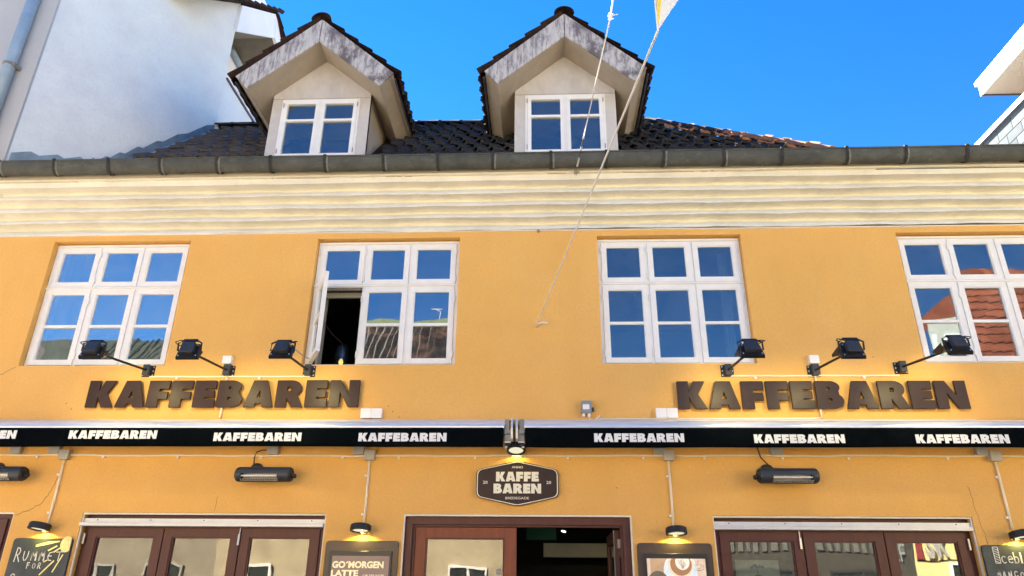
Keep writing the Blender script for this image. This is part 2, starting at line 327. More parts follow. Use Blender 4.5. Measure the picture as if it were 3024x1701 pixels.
# --- cornice: coved courses, each sagging a little along its length
LIPS = [(-.305, 6.09), (-.285, 5.995), (-.272, 5.930), (-.207, 5.805), (-.142, 5.680), (-.077, 5.563), (-.014, 5.436)]
def wob(x, k): return .004*math.sin(x*1.7+k*2.1)+.003*math.sin(x*4.3+k*5)+.0035*math.sin(x*9+k*3)*math.sin(x*2.2+k)+random.uniform(-.0014, .0014)
NX = 520
def course(k, y_top, z_top, y_lip, z_lip, m, round_=.75):
    mb = MB(); xs = [WX0+(WX1-WX0)*i/NX for i in range(NX+1)]; rows = []
    for i, x in enumerate(xs):
        w0, w1 = wob(x, k), wob(x, k+1); tilt = .012*math.sin((x+2)/4.2)
        za, zb_ = z_top+w0+tilt, z_lip+w1+tilt; h = za-zb_; col = []
        # soffit of the course above, hollow, then forward again to this course's own lip
        for yy, f in ((y_top+.002, -.01), (y_top+.03, -.04), (y_lip+.02, -.04), (y_lip+.062, .02), (y_lip+.078, .12), (y_lip+.072, .25), (y_lip+.050, .39), (y_lip+.028, .53), (y_lip+.012, .68), (y_lip+.003, .84), (y_lip, .94), (y_lip+.001, .985), (y_lip+.006, 1.0)):
            col.append((x, yy, za-h*f))
        rows.append(col)
    n = len(rows[0]); vs = [v for c in rows for v in c]
    fs = [(i*n+j, (i+1)*n+j, (i+1)*n+j+1, i*n+j+1) for i in range(NX) for j in range(n-1)]
    mb.add(vs, fs); return mb.build('cornice_course', m, cafe, smooth=False, fix=False)
for k in range(2, 6): course(k, LIPS[k][0], LIPS[k][1], LIPS[k+1][0], LIPS[k+1][1], CREAM)
box('cornice_foot', CREAM, cafe, WX0, WX1, -.012, .0, 5.420, 5.432)
def strip(y0, z0, y1, z1, yb, name, m, k):
    mb = MB(); vs = []; 
    for i in range(NX+1):
        x = WX0+(WX1-WX0)*i/NX; t = .012*math.sin((x+2)/4.2); w = wob(x, k)*.6
        vs += [(x, y0, z0+t), (x, y1, z1+t+w), (x, yb, z1+t+w)]
    mb.add(vs, [(i*3+j, i*3+3+j, i*3+4+j, i*3+1+j) for i in range(NX) for j in range(2)])
    mb.build(name, m, cafe, fix=False)
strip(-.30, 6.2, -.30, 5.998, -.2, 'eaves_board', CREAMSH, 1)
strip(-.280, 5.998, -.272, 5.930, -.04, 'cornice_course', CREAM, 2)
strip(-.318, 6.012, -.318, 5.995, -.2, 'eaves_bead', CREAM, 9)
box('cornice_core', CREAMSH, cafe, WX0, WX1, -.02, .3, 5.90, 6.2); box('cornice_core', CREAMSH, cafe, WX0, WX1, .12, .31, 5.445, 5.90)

# --- gutter
def gutter():
    mb = MB(); vs = []; n = 13; xs = [WX0+(WX1-WX0)*i/60 for i in range(61)]
    for x in xs:
        t = .004*math.sin(x*1.3)
        for j in range(n):
            a = math.pi + math.pi*j/(n-1)
            vs.append((x, -.385+.088*math.cos(a), 6.165+.140*math.sin(a)+t))
    mb.add(vs, [(i*n+j, (i+1)*n+j, (i+1)*n+j+1, i*n+j+1) for i in range(60) for j in range(n-1)])
    vs2 = [(x, -.385+.082*math.cos(math.pi+math.pi*j/(n-1)), 6.165+.134*math.sin(math.pi+math.pi*j/(n-1))) for x in (WX0, WX1) for j in range(n)]
    mb.add(vs2, [(j, j+1, n+j+1, n+j) for j in range(n-1)])
    mb.tube([(x, -.474, 6.166+.004*math.sin(x*1.3)) for x in xs], .011, 8)
    return mb.build('gutter', ZINC, cafe, smooth=True, fix=False)
gut = gutter()
bxs = [-8.8, -8.2, -7.6, -6.95, -6.28, -5.62, -4.98, -4.37, -3.70, -3.08, -2.45, -1.78, -1.16, -.53, .12, .74, 1.38, 2.04, 2.68, 3.38, 4.02, 4.68, 5.32, 5.98, 6.6]
for i, x in enumerate(bxs):
    mb = MB(); n = 11; w = .017; sl = random.uniform(-.008, .008)
    vs = []
    for s_ in (-w, w):
        for j in range(n):
            a = math.pi*1.0 + math.pi*.98*j/(n-1); vs.append((x+s_+sl*math.sin(a), -.385+.099*math.cos(a), 6.165+.151*math.sin(a)))
    mb.add(vs, [(j, n+j, n+j+1, j+1) for j in range(n-1)]); mb.box(x-w, x+w, -.490, -.462, 6.158, 6.182)
    mb.build('gutter_strap', STRAP, gut, fix=False)
    MB().add([(v[0]+.02, v[1]+.006, v[2]+.003) for v in vs], [(j, n+j, n+j+1, j+1) for j in range(n-1)]).build('strap_edge', ZLIGHT, gut, fix=False) if i % 3 else None
for x in (-4.15, -2.02, .32, 2.5, 3.15, 5.0):
    mb = MB(); n = 11; vs = [(x+s_, -.385+.0905*math.cos(math.pi+math.pi*j/(n-1)), 6.165+.1425*math.sin(math.pi+math.pi*j/(n-1))) for s_ in (-.02, .02) for j in range(n)]
    mb.add(vs, [(j, n+j, n+j+1, j+1) for j in range(n-1)]).build('gutter_joint', ZINC, gut, fix=False)

# --- roof
def rz(y): return 6.4+y
RID = [(-5.05, 1.93, 8.37), (1.70, 1.90, 8.29)]
mb = MB()
mb.add([(-5.22, -.25, 6.12), (3.70, -.25, 6.12), (1.70, 1.90, 8.24), (-5.15, 1.92, 8.32), (3.75, 4.2, 6.03), (-5.3, 4.2, 6.03)],
       [(0, 1, 2, 3), (1, 4, 2), (4, 5, 3, 2), (5, 0, 3), (0, 5, 4, 1)])
mb.build('roof', TILER, cafe)
box('flat_roof', LEAD, cafe, 3.75, WX1, -.29, 5, 6.0, 6.16); box('flat_roof', LEAD, cafe, WX0, -5.3, -.29, -.05, 6.02, 6.19)
def tile_mesh(name, w, l, m):
    mb = MB(); n = 9; prof = []
    for i in range(n):
        u = i/(n-1); prof.append((u*w-.0, .022*math.sin(u*2*math.pi+.5)+.012*math.cos(u*4*math.pi)))
    vs = []
    for v, lift in ((0, .044), (l*.05, .047), (l, .004)):
        for (a, b) in prof: vs.append((a, v, b+lift))
    for (a, b) in prof: vs.append((a, .004, b+lift-.016 if False else b+.012))
    fs = [(r*n+i, r*n+i+1, (r+1)*n+i+1, (r+1)*n+i) for r in range(2) for i in range(n-1)] + [(3*n+i, 3*n+i+1, i+1, i) for i in range(n-1)]
    mb.add(vs, fs); me = bpy.data.meshes.new(name); me.from_pydata(mb.v, [], mb.f); me.materials.append(m)
    me.polygons.foreach_set('use_smooth', [i < 2*(n-1) and i >= n-1 for i in range(len(me.polygons))]); return me
T_BLACK = tile_mesh('roof_tile', .225, .33, TILE); T_BROWN = tile_mesh('roof_tile', .225, .33, TILEB); T_ORANGE = tile_mesh('roof_tile', .225, .33, TILEO); T_RED = tile_mesh('roof_tile', .225, .33, TILER)
def place(me, name, parent, M):
    o = bpy.data.objects.new(name, me); link(o, parent); M = M.copy(); M.translation -= org(parent); o.matrix_local = M; return o
EX, EY = Vector((1, 0, 0)), Vector((0, 0, 0))
def frame(p, u, v):
    u = Vector(u).normalized(); v = Vector(v).normalized(); n = u.cross(v); M = Matrix((u, v, n)).transposed().to_4x4(); M.translation = p; return M
tw, te = .20, .275
SL = Vector((0, math.cos(R(45)), math.sin(R(45)))); hidden = MB()
def hipx(y): return 3.62-(y+.1)*.96
for r in range(12):
    s_ = r*te; y = -.31+s_*SL.y; z = 6.09+s_*SL.z
    if y > 1.86: break
    for c in range(48):
        x = -5.45+c*tw
        if x < -5.28+.1*y or x+.5*tw > hipx(y): continue
        if (-3.45 < x < -2.2 or -.30 < x < .80) and y > -.1: continue
        xr = x+random.uniform(-.004, .004)+(.06 if r % 2 else 0); P = Vector((xr, y+random.uniform(-.006, .006), z+random.uniform(-.003, .003)+(.0 if y < 1.5 else 0)))
        if y < .18:
            hidden.add([P+Vector((a, SL.y*b, SL.z*b+h)) for a, b, h in ((0, 0, .03), (.1, 0, .06), (.2, 0, .03), (.2, .3, .01), (.1, .3, .03), (0, .3, .01))], [(0, 1, 4, 5), (1, 2, 3, 4)]); continue
        me = T_BROWN if x < -3.2 else T_BLACK
        if x > 1.2 and x+tw > hipx(y)-.30: me = T_ORANGE if y < 1.0 or random.random() < .4 else T_BROWN
        place(me, 'roof_tile', cafe, frame(P, EX + Vector((0, 0, random.uniform(-.012, .012))), SL))
hidden.build('lower_roof_tiles', TILE, cafe, kind='stuff', fix=False)
def ridge_mesh(name, r0, r1, l, m):
    mb = MB(); n = 9; vs = []
    for y, r in ((0, r0), (.03, r0), (.034, r0*.94), (l, r1)):
        for i in range(n):
            a = math.pi*i/(n-1); vs.append((r*math.cos(a), y, r*math.sin(a)*.85))
    for i in range(n):
        a = math.pi*i/(n-1); vs.append(((r0-.022)*math.cos(a), 0, (r0-.022)*math.sin(a)*.85))
    fs = [(r*n+i, r*n+i+1, (r+1)*n+i+1, (r+1)*n+i) for r in range(3) for i in range(n-1)]+[(4*n+i, 4*n+i+1, i+1, i) for i in range(n-1)]
    me = bpy.data.meshes.new(name); me.from_pydata(vs, [], fs); me.materials.append(m); me.polygons.foreach_set('use_smooth', [i < 3*(n-1) for i in range(len(fs))]); return me
RG_K = ridge_mesh('ridge_tile', .10, .085, .36, TILE); RG_O = ridge_mesh('ridge_tile', .10, .085, .36, TILEO); RG_R = ridge_mesh('ridge_tile', .13, .115, .38, TILER)
def ridge_run(a, b, mesh_fn, parent, step=.33):
    a, b = Vector(a), Vector(b); d = (b-a).normalized(); n = int((b-a).length/step)+1; side = d.cross(Vector((0, 0, 1))).normalized()
    for i in range(n):
        p = a+d*step*i+Vector((0, 0, random.uniform(-.004, .006))); place(mesh_fn(i, n), 'ridge_tile', parent, frame(p, side, d+Vector((0, 0, .02))))
ridge_run((1.75, 1.91, 8.28), (-5.0, 1.93, 8.36), lambda i, n: RG_K, cafe)
hp0 = Vector((3.66, -.14, 6.25)); hp1 = Vector((1.74, 1.86, 8.25))
ridge_run(hp0, hp1, lambda i, n: RG_O if i < 6 else RG_K, cafe, .33)
# lead flashing against the white wall
WP = [(-6.46, -.21), (-6.1, .20), (-5.7, .72), (-5.4, 1.25), (-5.13, 1.87)]
FP = [(-7.5, -.20), (-6.42, -.20), (-5.9, -.20), (-5.5, -.19), (-5.36, -.10), (-5.29, .12), (-5.24, .5), (-5.2, 1.0), (-5.13, 1.85)]
def fl():
    mb = MB(); vs = []; k = 30; pts = []
    for i in range(k+1):
        t = i/k*(len(FP)-2)+1.0; j = min(int(t), len(FP)-2); f = t-j; pts.append((FP[j][0]+(FP[j+1][0]-FP[j][0])*f, FP[j][1]+(FP[j+1][1]-FP[j][1])*f))
    for i, (x, y) in enumerate(pts):
        h = .125+.022*(i % 3)+random.uniform(-.006, .006); zb = max(6.23, rz(y)-.02)
        h += max(0, (-5.6-x))*.14; xo = .11 if y > .3 else .2
        vs += [(x+.012, y-.012, zb+h), (x+.016, y-.016, zb+.03), (x+xo, y-.0 if y > 0 else y-.08, zb+.045 if y > 0 else zb)]
    mb.add(vs, [(i*3+j, i*3+3+j, i*3+4+j, i*3+1+j) for i in range(k) for j in range(2)]); return mb
fl().build('lead_flashing', LEAD, cafe, fix=False)

# --- dormers
def dormer(cx, label):
    d = bpy.data.objects.new('dormer', None); link(d, cafe); ORG[d.name] = Vector((cx, 0, 0)); d.location = (cx, 0, 0); d['label'] = label; d.empty_display_size = .1
    Y0, YW = -.20, .18; AT, AB = 8.466, 8.100; HX, HZ = 1.005, 7.568; LX, LZ = .838, 7.378
    YB = 2.3
    # stained verge boards
    for s in (-1, 1):
        poly = [(cx+s*.004, AT), (cx+s*HX, HZ), (cx+s*LX, LZ), (cx+s*.004, AB)]
        flat([poly], Y0, Y0+.022).build('fascia_board', VERGE, d)
        # soffit, end board and roof deck
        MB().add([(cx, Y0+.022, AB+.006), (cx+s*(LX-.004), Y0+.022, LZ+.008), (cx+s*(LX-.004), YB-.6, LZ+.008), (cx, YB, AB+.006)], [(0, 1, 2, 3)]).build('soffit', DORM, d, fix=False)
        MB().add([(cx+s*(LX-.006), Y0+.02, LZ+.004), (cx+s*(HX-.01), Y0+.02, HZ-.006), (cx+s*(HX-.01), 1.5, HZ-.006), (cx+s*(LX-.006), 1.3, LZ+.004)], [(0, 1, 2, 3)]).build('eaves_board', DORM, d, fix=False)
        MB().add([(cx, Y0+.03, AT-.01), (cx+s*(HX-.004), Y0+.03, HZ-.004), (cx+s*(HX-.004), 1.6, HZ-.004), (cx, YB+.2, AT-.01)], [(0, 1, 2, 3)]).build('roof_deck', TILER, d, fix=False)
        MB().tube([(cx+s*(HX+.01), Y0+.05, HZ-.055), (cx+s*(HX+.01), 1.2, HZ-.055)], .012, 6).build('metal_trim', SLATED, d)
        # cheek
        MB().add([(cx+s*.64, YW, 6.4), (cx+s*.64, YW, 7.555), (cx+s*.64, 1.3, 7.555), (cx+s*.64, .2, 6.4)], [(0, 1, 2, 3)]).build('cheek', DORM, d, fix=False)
        # tiles on this slope
        sd = Vector((-s*(HX), 0, AT-HZ)).normalized(); u = Vector((0, -s*1.0, 0)); up = Vector((s*(AT-HZ), 0, HX)).normalized()
        for r in range(5):
            for c in range(11):
                base = Vector((cx+s*(HX+.050), 0, HZ-.035)) + sd*(.265*r) + up*.004
                yy = Y0-.004+c*.20+random.uniform(-.004, .004)
                if base.z < 6.42+yy-.15: continue
                p = base + Vector((0, yy + (.20 if s < 0 else 0), 0)); p += sd*random.uniform(-.006, .006)
                if r == 4 and c > 1: continue
                # u x v must point outwards
                M = frame(p, Vector((0, -1, 0)) if s > 0 else Vector((0, 1, 0)), sd)
                if M.col[2].to_3d().dot(up) < 0: M = frame(p, Vector((0, 1, 0)) if s > 0 else Vector((0, -1, 0)), sd)
                place(T_RED if c == 0 else T_BLACK, 'roof_tile', d, M)
    ridge_run((cx, Y0-.05, AT-.03), (cx, 2.1, AT-.03), lambda i, n: RG_R, d, .34)
    # front wall around the window
    wx, wz0, wz1 = .505, 6.56, 7.476
    loops = [[(cx-.64, 6.42), (cx+.64, 6.42), (cx+.64, 7.553), (cx, AB+.004), (cx-.64, 7.553)], [(cx-wx, wz0), (cx+wx, wz0), (cx+wx, wz1), (cx-wx, wz1)]]
    flat(loops, YW, YW+.06).build('front_wall', DORMW, d)
    box('joint_strip', DORM, d, cx-.64, cx+.64, YW-.004, YW, 7.493, 7.499)
    # window
    flat([rect(cx-wx, cx+wx, wz0, wz1), rect(cx-wx+.025, cx+wx-.025, wz0+.03, wz1-.02)], YW-.012, YW+.06).build('window_frame', WHITEW, d)
    box('mullion', WHITEW, d, cx-.012, cx+.012, YW-.016, YW+.05, wz0+.03, wz1-.02)
    for s in (-1, 1):
        a, b = (cx-wx+.028, cx-.014) if s < 0 else (cx+.014, cx+wx-.028)
        flat([rect(a, b, wz0+.033, wz1-.023), rect(a+.048, b-.048, wz0+.08, wz1-.075)], YW-.02, YW+.03).build('sash', WHITEW, d)
        box('glazing_bar', WHITEW, d, a+.046, b-.046, YW-.018, YW+.028, 7.130, 7.163)
        box('pane', G_D, d, a+.046, b-.046, YW+.008, YW+.011, 7.16, wz1-.072); box('pane', G_D, d, a+.046, b-.046, YW+.008, YW+.011, wz0+.078, 7.133)
        for z in (wz0+.12, 7.38):
            x = a-.004 if s < 0 else b+.004; MB().tube([(x, YW-.026, z-.03), (x, YW-.026, z+.03)], .008, 6).build('hinge', PLASTG, d)
    # dim room behind the glass
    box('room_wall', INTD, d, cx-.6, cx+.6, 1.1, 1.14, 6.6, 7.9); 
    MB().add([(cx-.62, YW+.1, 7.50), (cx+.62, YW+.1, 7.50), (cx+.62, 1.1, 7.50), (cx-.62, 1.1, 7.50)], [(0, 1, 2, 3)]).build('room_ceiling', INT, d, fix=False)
    return d
dormer(-2.826, 'left dormer, next to the tall white house'); dormer(.320, 'right dormer, with a rope in front of its window')

# --- first-floor windows
def sash(win, x0, x1, z0, z1, y, m, gm, bar=None, fr=.052, T=None, name='sash'):
    T = T or (lambda a, b, c: (a, b, c)); e = x1-x0
    def fb(loops, ya, yb, nm, mm):
        MB().prism(loops, lambda a, b: T(a, ya, b), lambda a, b: T(a, yb, b)).build(nm, mm, win)
    a, b, c, d = x0+fr, x1-fr, z0+fr, z1-fr
    fb([rect(x0, x1, z0, z1), rect(a, b, c, d)], y, y+.042, name, m)
    fb([rect(a-.001, b+.001, c-.001, d+.001), rect(a+.010, b-.010, c+.010, d-.010)], y+.008, y+.034, 'bead', m)
    zz = [(c, d)]
    if bar: fb([rect(a, b, bar-.016, bar+.016)], y+.004, y+.036, 'glazing_bar', m); zz = [(c, bar-.014), (bar+.014, d)]
    for p, q in zz: fb([rect(a+.002, b-.002, p, q)], y+.020, y+.023, 'pane', gm)
def hinge(win, x, z, y, l=.07):
    MB().tube([(x, y, z-l/2), (x, y, z+l/2)], .009, 6).build('hinge', WHITEW, win)
def window(i, glassm, label, open_=False):
    x0, x1 = WINS[i]; w = bpy.data.objects.new('window', None); link(w, cafe); w['label'] = label; w.location = ((x0+x1)/2, .1, WZ0); ORG[w.name] = Vector(w.location); w.empty_display_size = .1
    Y = .075; x0 += .006; x1 -= .006; zt = WZ1-.012
    outer = rect(x0, x1, WZ0+.002, zt)
    f = .036
    flat([outer, rect(x0+f, x1-f, WZ0+.028, zt-.042)], Y, Y+.12).build('window_frame', WHITEW, w)
    T_ = 4.784; cw = (x1-x0-2*f)/3
    box('transom', WHITEW, w, x0+f, x1-f, Y-.006, Y+.1, T_-.016, T_+.016); box('transom_drip', WHITEW, w, x0, x1, Y-.020, Y, T_-.008, T_+.004)
    for k in (1, 2):
        xm = x0+f+cw*k
        box('mullion', WHITEW, w, xm-.012, xm+.012, Y+.002, Y+.1, T_+.016, zt-.042)
        if not (open_ and k == 1): box('mullion', WHITEW, w, xm-.012, xm+.012, Y+.002, Y+.1, WZ0+.028, T_-.016)
        else: box('mullion', WHITEW, w, xm-.006, xm+.012, Y+.002, Y+.1, WZ0+.028, T_-.016)
    for k in range(3):
        a = x0+f+cw*k+(.014 if k else .003); b = x0+f+cw*(k+1)-(.014 if k < 2 else .003); j = random.uniform(-.002, .002)
        sash(w, a, b, T_+.018, zt-.045, Y-.010+j, WHITEW, glassm)
        if open_ and k == 0:
            ang = R(64); ca, sa = math.cos(ang), math.sin(ang)
            def T(x, y, z, a=a): dx, dy = x-a, y-(Y-.010); return (a+dx*ca+dy*sa, Y-.012-dx*sa+dy*ca, z)
            sash(w, a, b, WZ0+.032, T_-.018, Y-.010, WHITEW, glassm, bar=4.318, T=T)
        else: sash(w, a, b, WZ0+.032, T_-.018, Y-.010-j, WHITEW, glassm, bar=4.318)
    for k in (0, 1, 3):
        xh = {0: x0+f, 1: x0+f+cw, 3: x1-f}[k]
        for z in (4.87, 5.20, 4.62, 3.97): hinge(w, xh, z, Y-.016)
    for (p, q) in ((x0+.006, x1-.006),): box('head_drip', WHITEW, w, p, q, Y-.018, Y, zt-.035, zt-.022)
    # plaster line round the opening
    return w
w1 = window(0, G_A, 'left first-floor window reflecting bright sky and a grey gable')
w2 = window(1, G_B, 'first-floor window with its lower left sash swung open', True)
w3 = window(2, G_C, 'first-floor window right of the rope hook, reflecting only deep blue sky')
w4 = window(3, G_C, 'rightmost first-floor window reflecting an orange tiled roof')
# casement stay of the open sash
MB().tube([(-2.46, .05, 3.90), (-2.50, -.16, 3.88), (-2.54, -.33, 3.90)], .006, 6).build('stay', PLASTG, w2)
box('inner_reveal_board', INTP, w2, -2.50, -2.475, .20, .34, 3.87, 4.75); box('inner_sash', INTP, w2, -2.50, -2.02, .2, .24, 4.70, 4.76)
box('weathered_rail', OLDWOOD, w2, -2.53, -2.03, .076, .10, 4.735, 4.768)
# pale curtains at the window edges
def curtain(w, x0, x1, z0, z1, y=.30):
    mb = MB(); n = 16; vs = []
    for i in range(n+1):
        x = x0+(x1-x0)*i/n; vs += [(x, y+.02*math.sin(i*1.6), z0), (x, y+.02*math.sin(i*1.6+.4), z1)]
    mb.add(vs, [(2*i, 2*i+2, 2*i+3, 2*i+1) for i in range(n)]).build('curtain', mat('sheer_curtain', (.20, .23, .24), .9, .1, 5), w, smooth=True, fix=False)
curtain(w1, -5.62, -5.50, WZ0, WZ1); curtain(w3, 2.08, 2.20, WZ0, WZ1, .5)
# rooms
def room(x0, x1, y0, y1, z0, z1, m, mc, mf):
    mb = MB(); mb.add([(x0, y1, z0), (x1, y1, z0), (x1, y1, z1), (x0, y1, z1)], [(0, 1, 2, 3)]); mb.add([(x0, y0, z0), (x0, y1, z0), (x0, y1, z1), (x0, y0, z1)], [(0, 1, 2, 3)])
    mb.add([(x1, y0, z0), (x1, y1, z0), (x1, y1, z1), (x1, y0, z1)], [(3, 2, 1, 0)]); mb.build('room_walls', m, cafe, fix=False)
    MB().add([(x0, y0, z1), (x1, y0, z1), (x1, y1, z1), (x0, y1, z1)], [(3, 2, 1, 0)]).build('room_ceiling', mc, cafe, fix=False)
    MB().add([(x0, y0, z0), (x1, y0, z0), (x1, y1, z0), (x0, y1, z0)], [(0, 1, 2, 3)]).build('room_floor', mf, cafe, fix=False)
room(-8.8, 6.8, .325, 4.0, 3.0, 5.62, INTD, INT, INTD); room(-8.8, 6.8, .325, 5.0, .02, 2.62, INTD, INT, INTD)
for x in (-3.4, -.1, 3.1): box('room_partition', INTD, cafe, x-.05, x+.05, .33, 4, 3.0, 5.6)
box('ceiling_beam', mat('pale_beam_paint', (.75, .70, .58), .9, .1, 2), cafe, 0.0, 1.9, 3.4, 3.6, 2.09, 2.27); box('back_counter', INTD, cafe, -.4, 1.9, 3.9, 4.3, .03, 2.0)
MB().tube([(-2.12, .48, 3.99), (-2.12, .48, 4.15)], .004, 5)

# --- ground-floor shop windows and door
def shopwin(i, glassm, ms, label):
    x0, x1 = SHOP[i]; w = bpy.data.objects.new('shop_window', None); link(w, cafe); w['label'] = label; w.location = ((x0+x1)/2, .1, .55); ORG[w.name] = Vector(w.location); w.empty_display_size = .1
    Y = .085 if i else .04; a, b = x0+.012, x1-.012; zt = SH-.018
    flat([rect(x0, x1, .55, SH-.001), rect(a+.001, b-.001, .56, zt)], .012, .03).build('plaster_edge', CREAM, w)
    flat([rect(a, b, .56, zt), rect(a+.05, b-.05, .62, 2.165 if i else 2.255)], Y, Y+.1).build('window_frame', MAHOG, w)
    ms = [a+.045]+ms+[b-.045]; zt2 = 2.170 if i else 2.25
    for k in range(len(ms)-1):
        p, q = ms[k]+.006, ms[k+1]-.006
        MB().prism([rect(p, q, .62, zt2), rect(p+.085, q-.085, .70, zt2-.075)], lambda u, v: (u, Y-.02, v), lambda u, v: (u, Y+.05, v)).build('sash', MAHOG, w)
        MB().prism([rect(p+.084, q-.084, .699, zt2-.074), rect(p+.098, q-.098, .713, zt2-.088)], lambda u, v: (u, Y-.008, v), lambda u, v: (u, Y+.04, v)).build('bead', MAHOG, w)
        box('pane', glassm, w, p+.086, q-.086, Y+.012, Y+.016, .70, zt2-.076)
    return w
s0 = shopwin(0, G_S, [-6.2], 'left-edge shop window beside the sun chalkboard')
s1 = shopwin(1, G_S, [-3.757, -2.98], 'shop window left of the door reflecting a beige wall')
s2 = shopwin(2, G_R, [2.472, 3.235], 'shop window right of the door with dark panes and one yellow reflection')
for w, xs in ((s1, (-4.545, -2.985)), (s2, (2.44, 4.0))):
    for x in xs:
        MB().tube([(x, .045, 2.02), (x, .045, 2.12)], .010, 6).build('hinge', SCREW, w)
    x = xs[1] if w is s1 else xs[0]
    MB().tube([(x, .05, 2.12), (x, .055, 2.21)], .005, 6).build('hinge_pin', SCREW, w)
def shutter_box(x0, x1, label):
    t = thing('shutter_rail', label, 'shutter rail', ((x0+x1)/2, 0, 2.2), 'galvanised rails over the shop windows')
    box('back_rail', STEEL, t, x0+.0, x1, .03, .07, 2.222, 2.262)
    bev(box('front_cover', STEEL, t, x0-.018, x1-.012, -.012, .08, 2.187, 2.221), .003)
    n = 5
    for k in range(n):
        x = x0+.14+(x1-x0-.28)*k/(n-1); MB().prism([[(x+.006*math.cos(a), 2.247+.006*math.sin(a)) for a in [i*math.pi/3 for i in range(6)]]], lambda a, b: (a, .026, b), lambda a, b: (a, .032, b)).build('screw', HOLE, t)
    return t
shutter_box(-4.575, -2.135, 'ribbed silver rail above the shop window left of the door')
t = shutter_box(1.64, 4.05, 'ribbed silver rail above the shop window right of the door')

door = bpy.data.objects.new('entrance_door', None); link(door, cafe); door['label'] = 'mahogany double door, right leaf open onto a dark room'; door.location = (-.25, .1, 0); ORG[door.name] = Vector(door.location); door.empty_display_size = .1
a, b = DOOR
flat([[(a, 0), (a, SH-.001), (b, SH-.001), (b, 0), (b-.016, 0), (b-.016, SH-.018), (a+.016, SH-.018), (a+.016, 0)]], .006, .02).build('plaster_edge', CREAM, door)
flat([[(a+.012, 0), (a+.012, SH-.014), (b-.012, SH-.014), (b-.012, 0), (b-.085, 0), (b-.085, 2.225), (a+.085, 2.225), (a+.085, 0)]], .05, .16).build('door_frame', MAHOG, door)
flat([[(a+.085, 0), (a+.085, 2.225), (b-.085, 2.225), (b-.085, 0), (b-.11, 0), (b-.11, 2.205), (a+.11, 2.205), (a+.11, 0)]], .085, .15).build('door_stop', MAHOG, door)
lx0, lx1 = a+.112, -.262
flat([rect(lx0, lx1, .02, 2.200), rect(lx0+.10, lx1-.115, .9, 2.105)], .10, .15).build('door_leaf', MAHOGR, door)
flat([rect(lx0+.099, lx1-.114, .899, 2.106), rect(lx0+.117, lx1-.132, .92, 2.090)], .107, .145).build('bead', MAHOG, door)
for x in (lx0+.095, lx1-.112): box('joint_line', MAHOG, door, x-.0015, x+.0015, .0985, .1005, 2.106, 2.199)
box('pane', G_S, door, lx0+.10, lx1-.115, .122, .126, .9, 2.104)
MB().prism([[(-.43+.028*math.cos(t), 1.80+.028*math.sin(t)) for t in [i*math.pi/10 for i in range(20)]]], lambda p, q: (p, .1195, q), lambda p, q: (p, .1215, q)).build('round_sticker', mat('grey_sticker', (.28, .27, .24), .6, .1, 30), door)
text('100% ØKO', -.455, -.405, 1.795, .012, .1185, LETW, door)
box('paper_notice', PLAST, door, -.60, -.405, .1185, .1215, 1.40, 1.742)
# open right leaf, swung inwards about its right edge
ox = b-.115
box('open_leaf', MAHOG, door, ox-.045, ox, .17, .30, .02, 2.19)
box('open_leaf', MAHOG, door, ox-.045, ox, .96, 1.08, .02, 2.19); box('open_leaf', MAHOG, door, ox-.045, ox, .30, .96, 2.08, 2.19)
box('pane', G_C, door, ox-.025, ox-.021, .30, .96, .3, 2.08)
box('edge_strip', ALUG, door, ox-.052, ox-.046, .172, .20, .02, 2.19)
MB().box(ox-.02, ox+.035, .10, .17, 2.02, 2.10).build('door_hinge', ALUG, door)

# things inside the doorway
t = thing('exit_sign', 'unlit dark green sign hanging from the ceiling just inside the open door', 'sign', (-.02, 2.3, 2.3))
bev(box('panel', GREENS, t, -.215, .165, 2.28, 2.33, 2.235, 2.40), .004); box('hanger', INTP, t, -.19, .15, 2.29, 2.31, 2.40, 2.62)
t = thing('ceiling_spotlight', 'black cylinder spotlight with a lit bulb inside the open doorway', 'spotlight', (.285, 2.2, 2.5))
sa = Vector((-.25, -.25, -1)).normalized(); p0 = Vector((.285, 2.2, 2.455))
MB().tube([p0, p0+sa*.13], .035, 12).build('shade', BLACK, t, smooth=False); MB().tube([p0+sa*.128, p0+sa*.134], .028, 12).build('bulb', SPOTL, t); MB().tube([p0, (.31, 2.21, 2.62)], .01, 6).build('stem', BLACK, t)
# table lamp behind the open sash
t = thing('pendant_lamp', 'small smoky glass lamp with a yellow glowing bulb behind the open first-floor sash', 'lamp', (-2.22, .62, 3.9))
mb = MB(); prof = [(.012, 4.245), (.045, 4.23), (.075, 4.17), (.085, 4.08), (.078, 4.0)]
n = 14; mb.add([(-2.22+r*math.cos(2*math.pi*k/n), .62+r*math.sin(2*math.pi*k/n), z) for r, z in prof for k in range(n)], [(i*n+k, i*n+(k+1) % n, (i+1)*n+(k+1) % n, (i+1)*n+k) for i in range(len(prof)-1) for k in range(n)])
mb.build('shade', glass('smoked_glass', .12, (.5, .5, .9)), t, smooth=True, fix=False)
mb = MB(); prof = [(.002, 4.06), (.020, 4.045), (.027, 4.015), (.020, 3.985), (.002, 3.97)]; mb.add([(-2.22+r*math.cos(2*math.pi*k/n), .62+r*math.sin(2*math.pi*k/n), z) for r, z in prof for k in range(n)], [(i*n+k, i*n+(k+1) % n, (i+1)*n+(k+1) % n, (i+1)*n+k) for i in range(len(prof)-1) for k in range(n)])
mb.build('bulb', BULB, t, smooth=True, fix=False); MB().tube([(-2.22, .62, 4.06), (-2.22, .62, 4.24), (-2.35, .6, 4.35), (-2.5, .56, 4.55)], .009, 6).build('arm', CABLE, t)
MB().tube([(-2.5, .56, 4.55), (-2.52, .40, 4.56), (-2.52, .34, 4.56)], .012, 6).build('wall_arm', CABLE, t)
t.location = t.location + Vector((-.115, 0, .045))
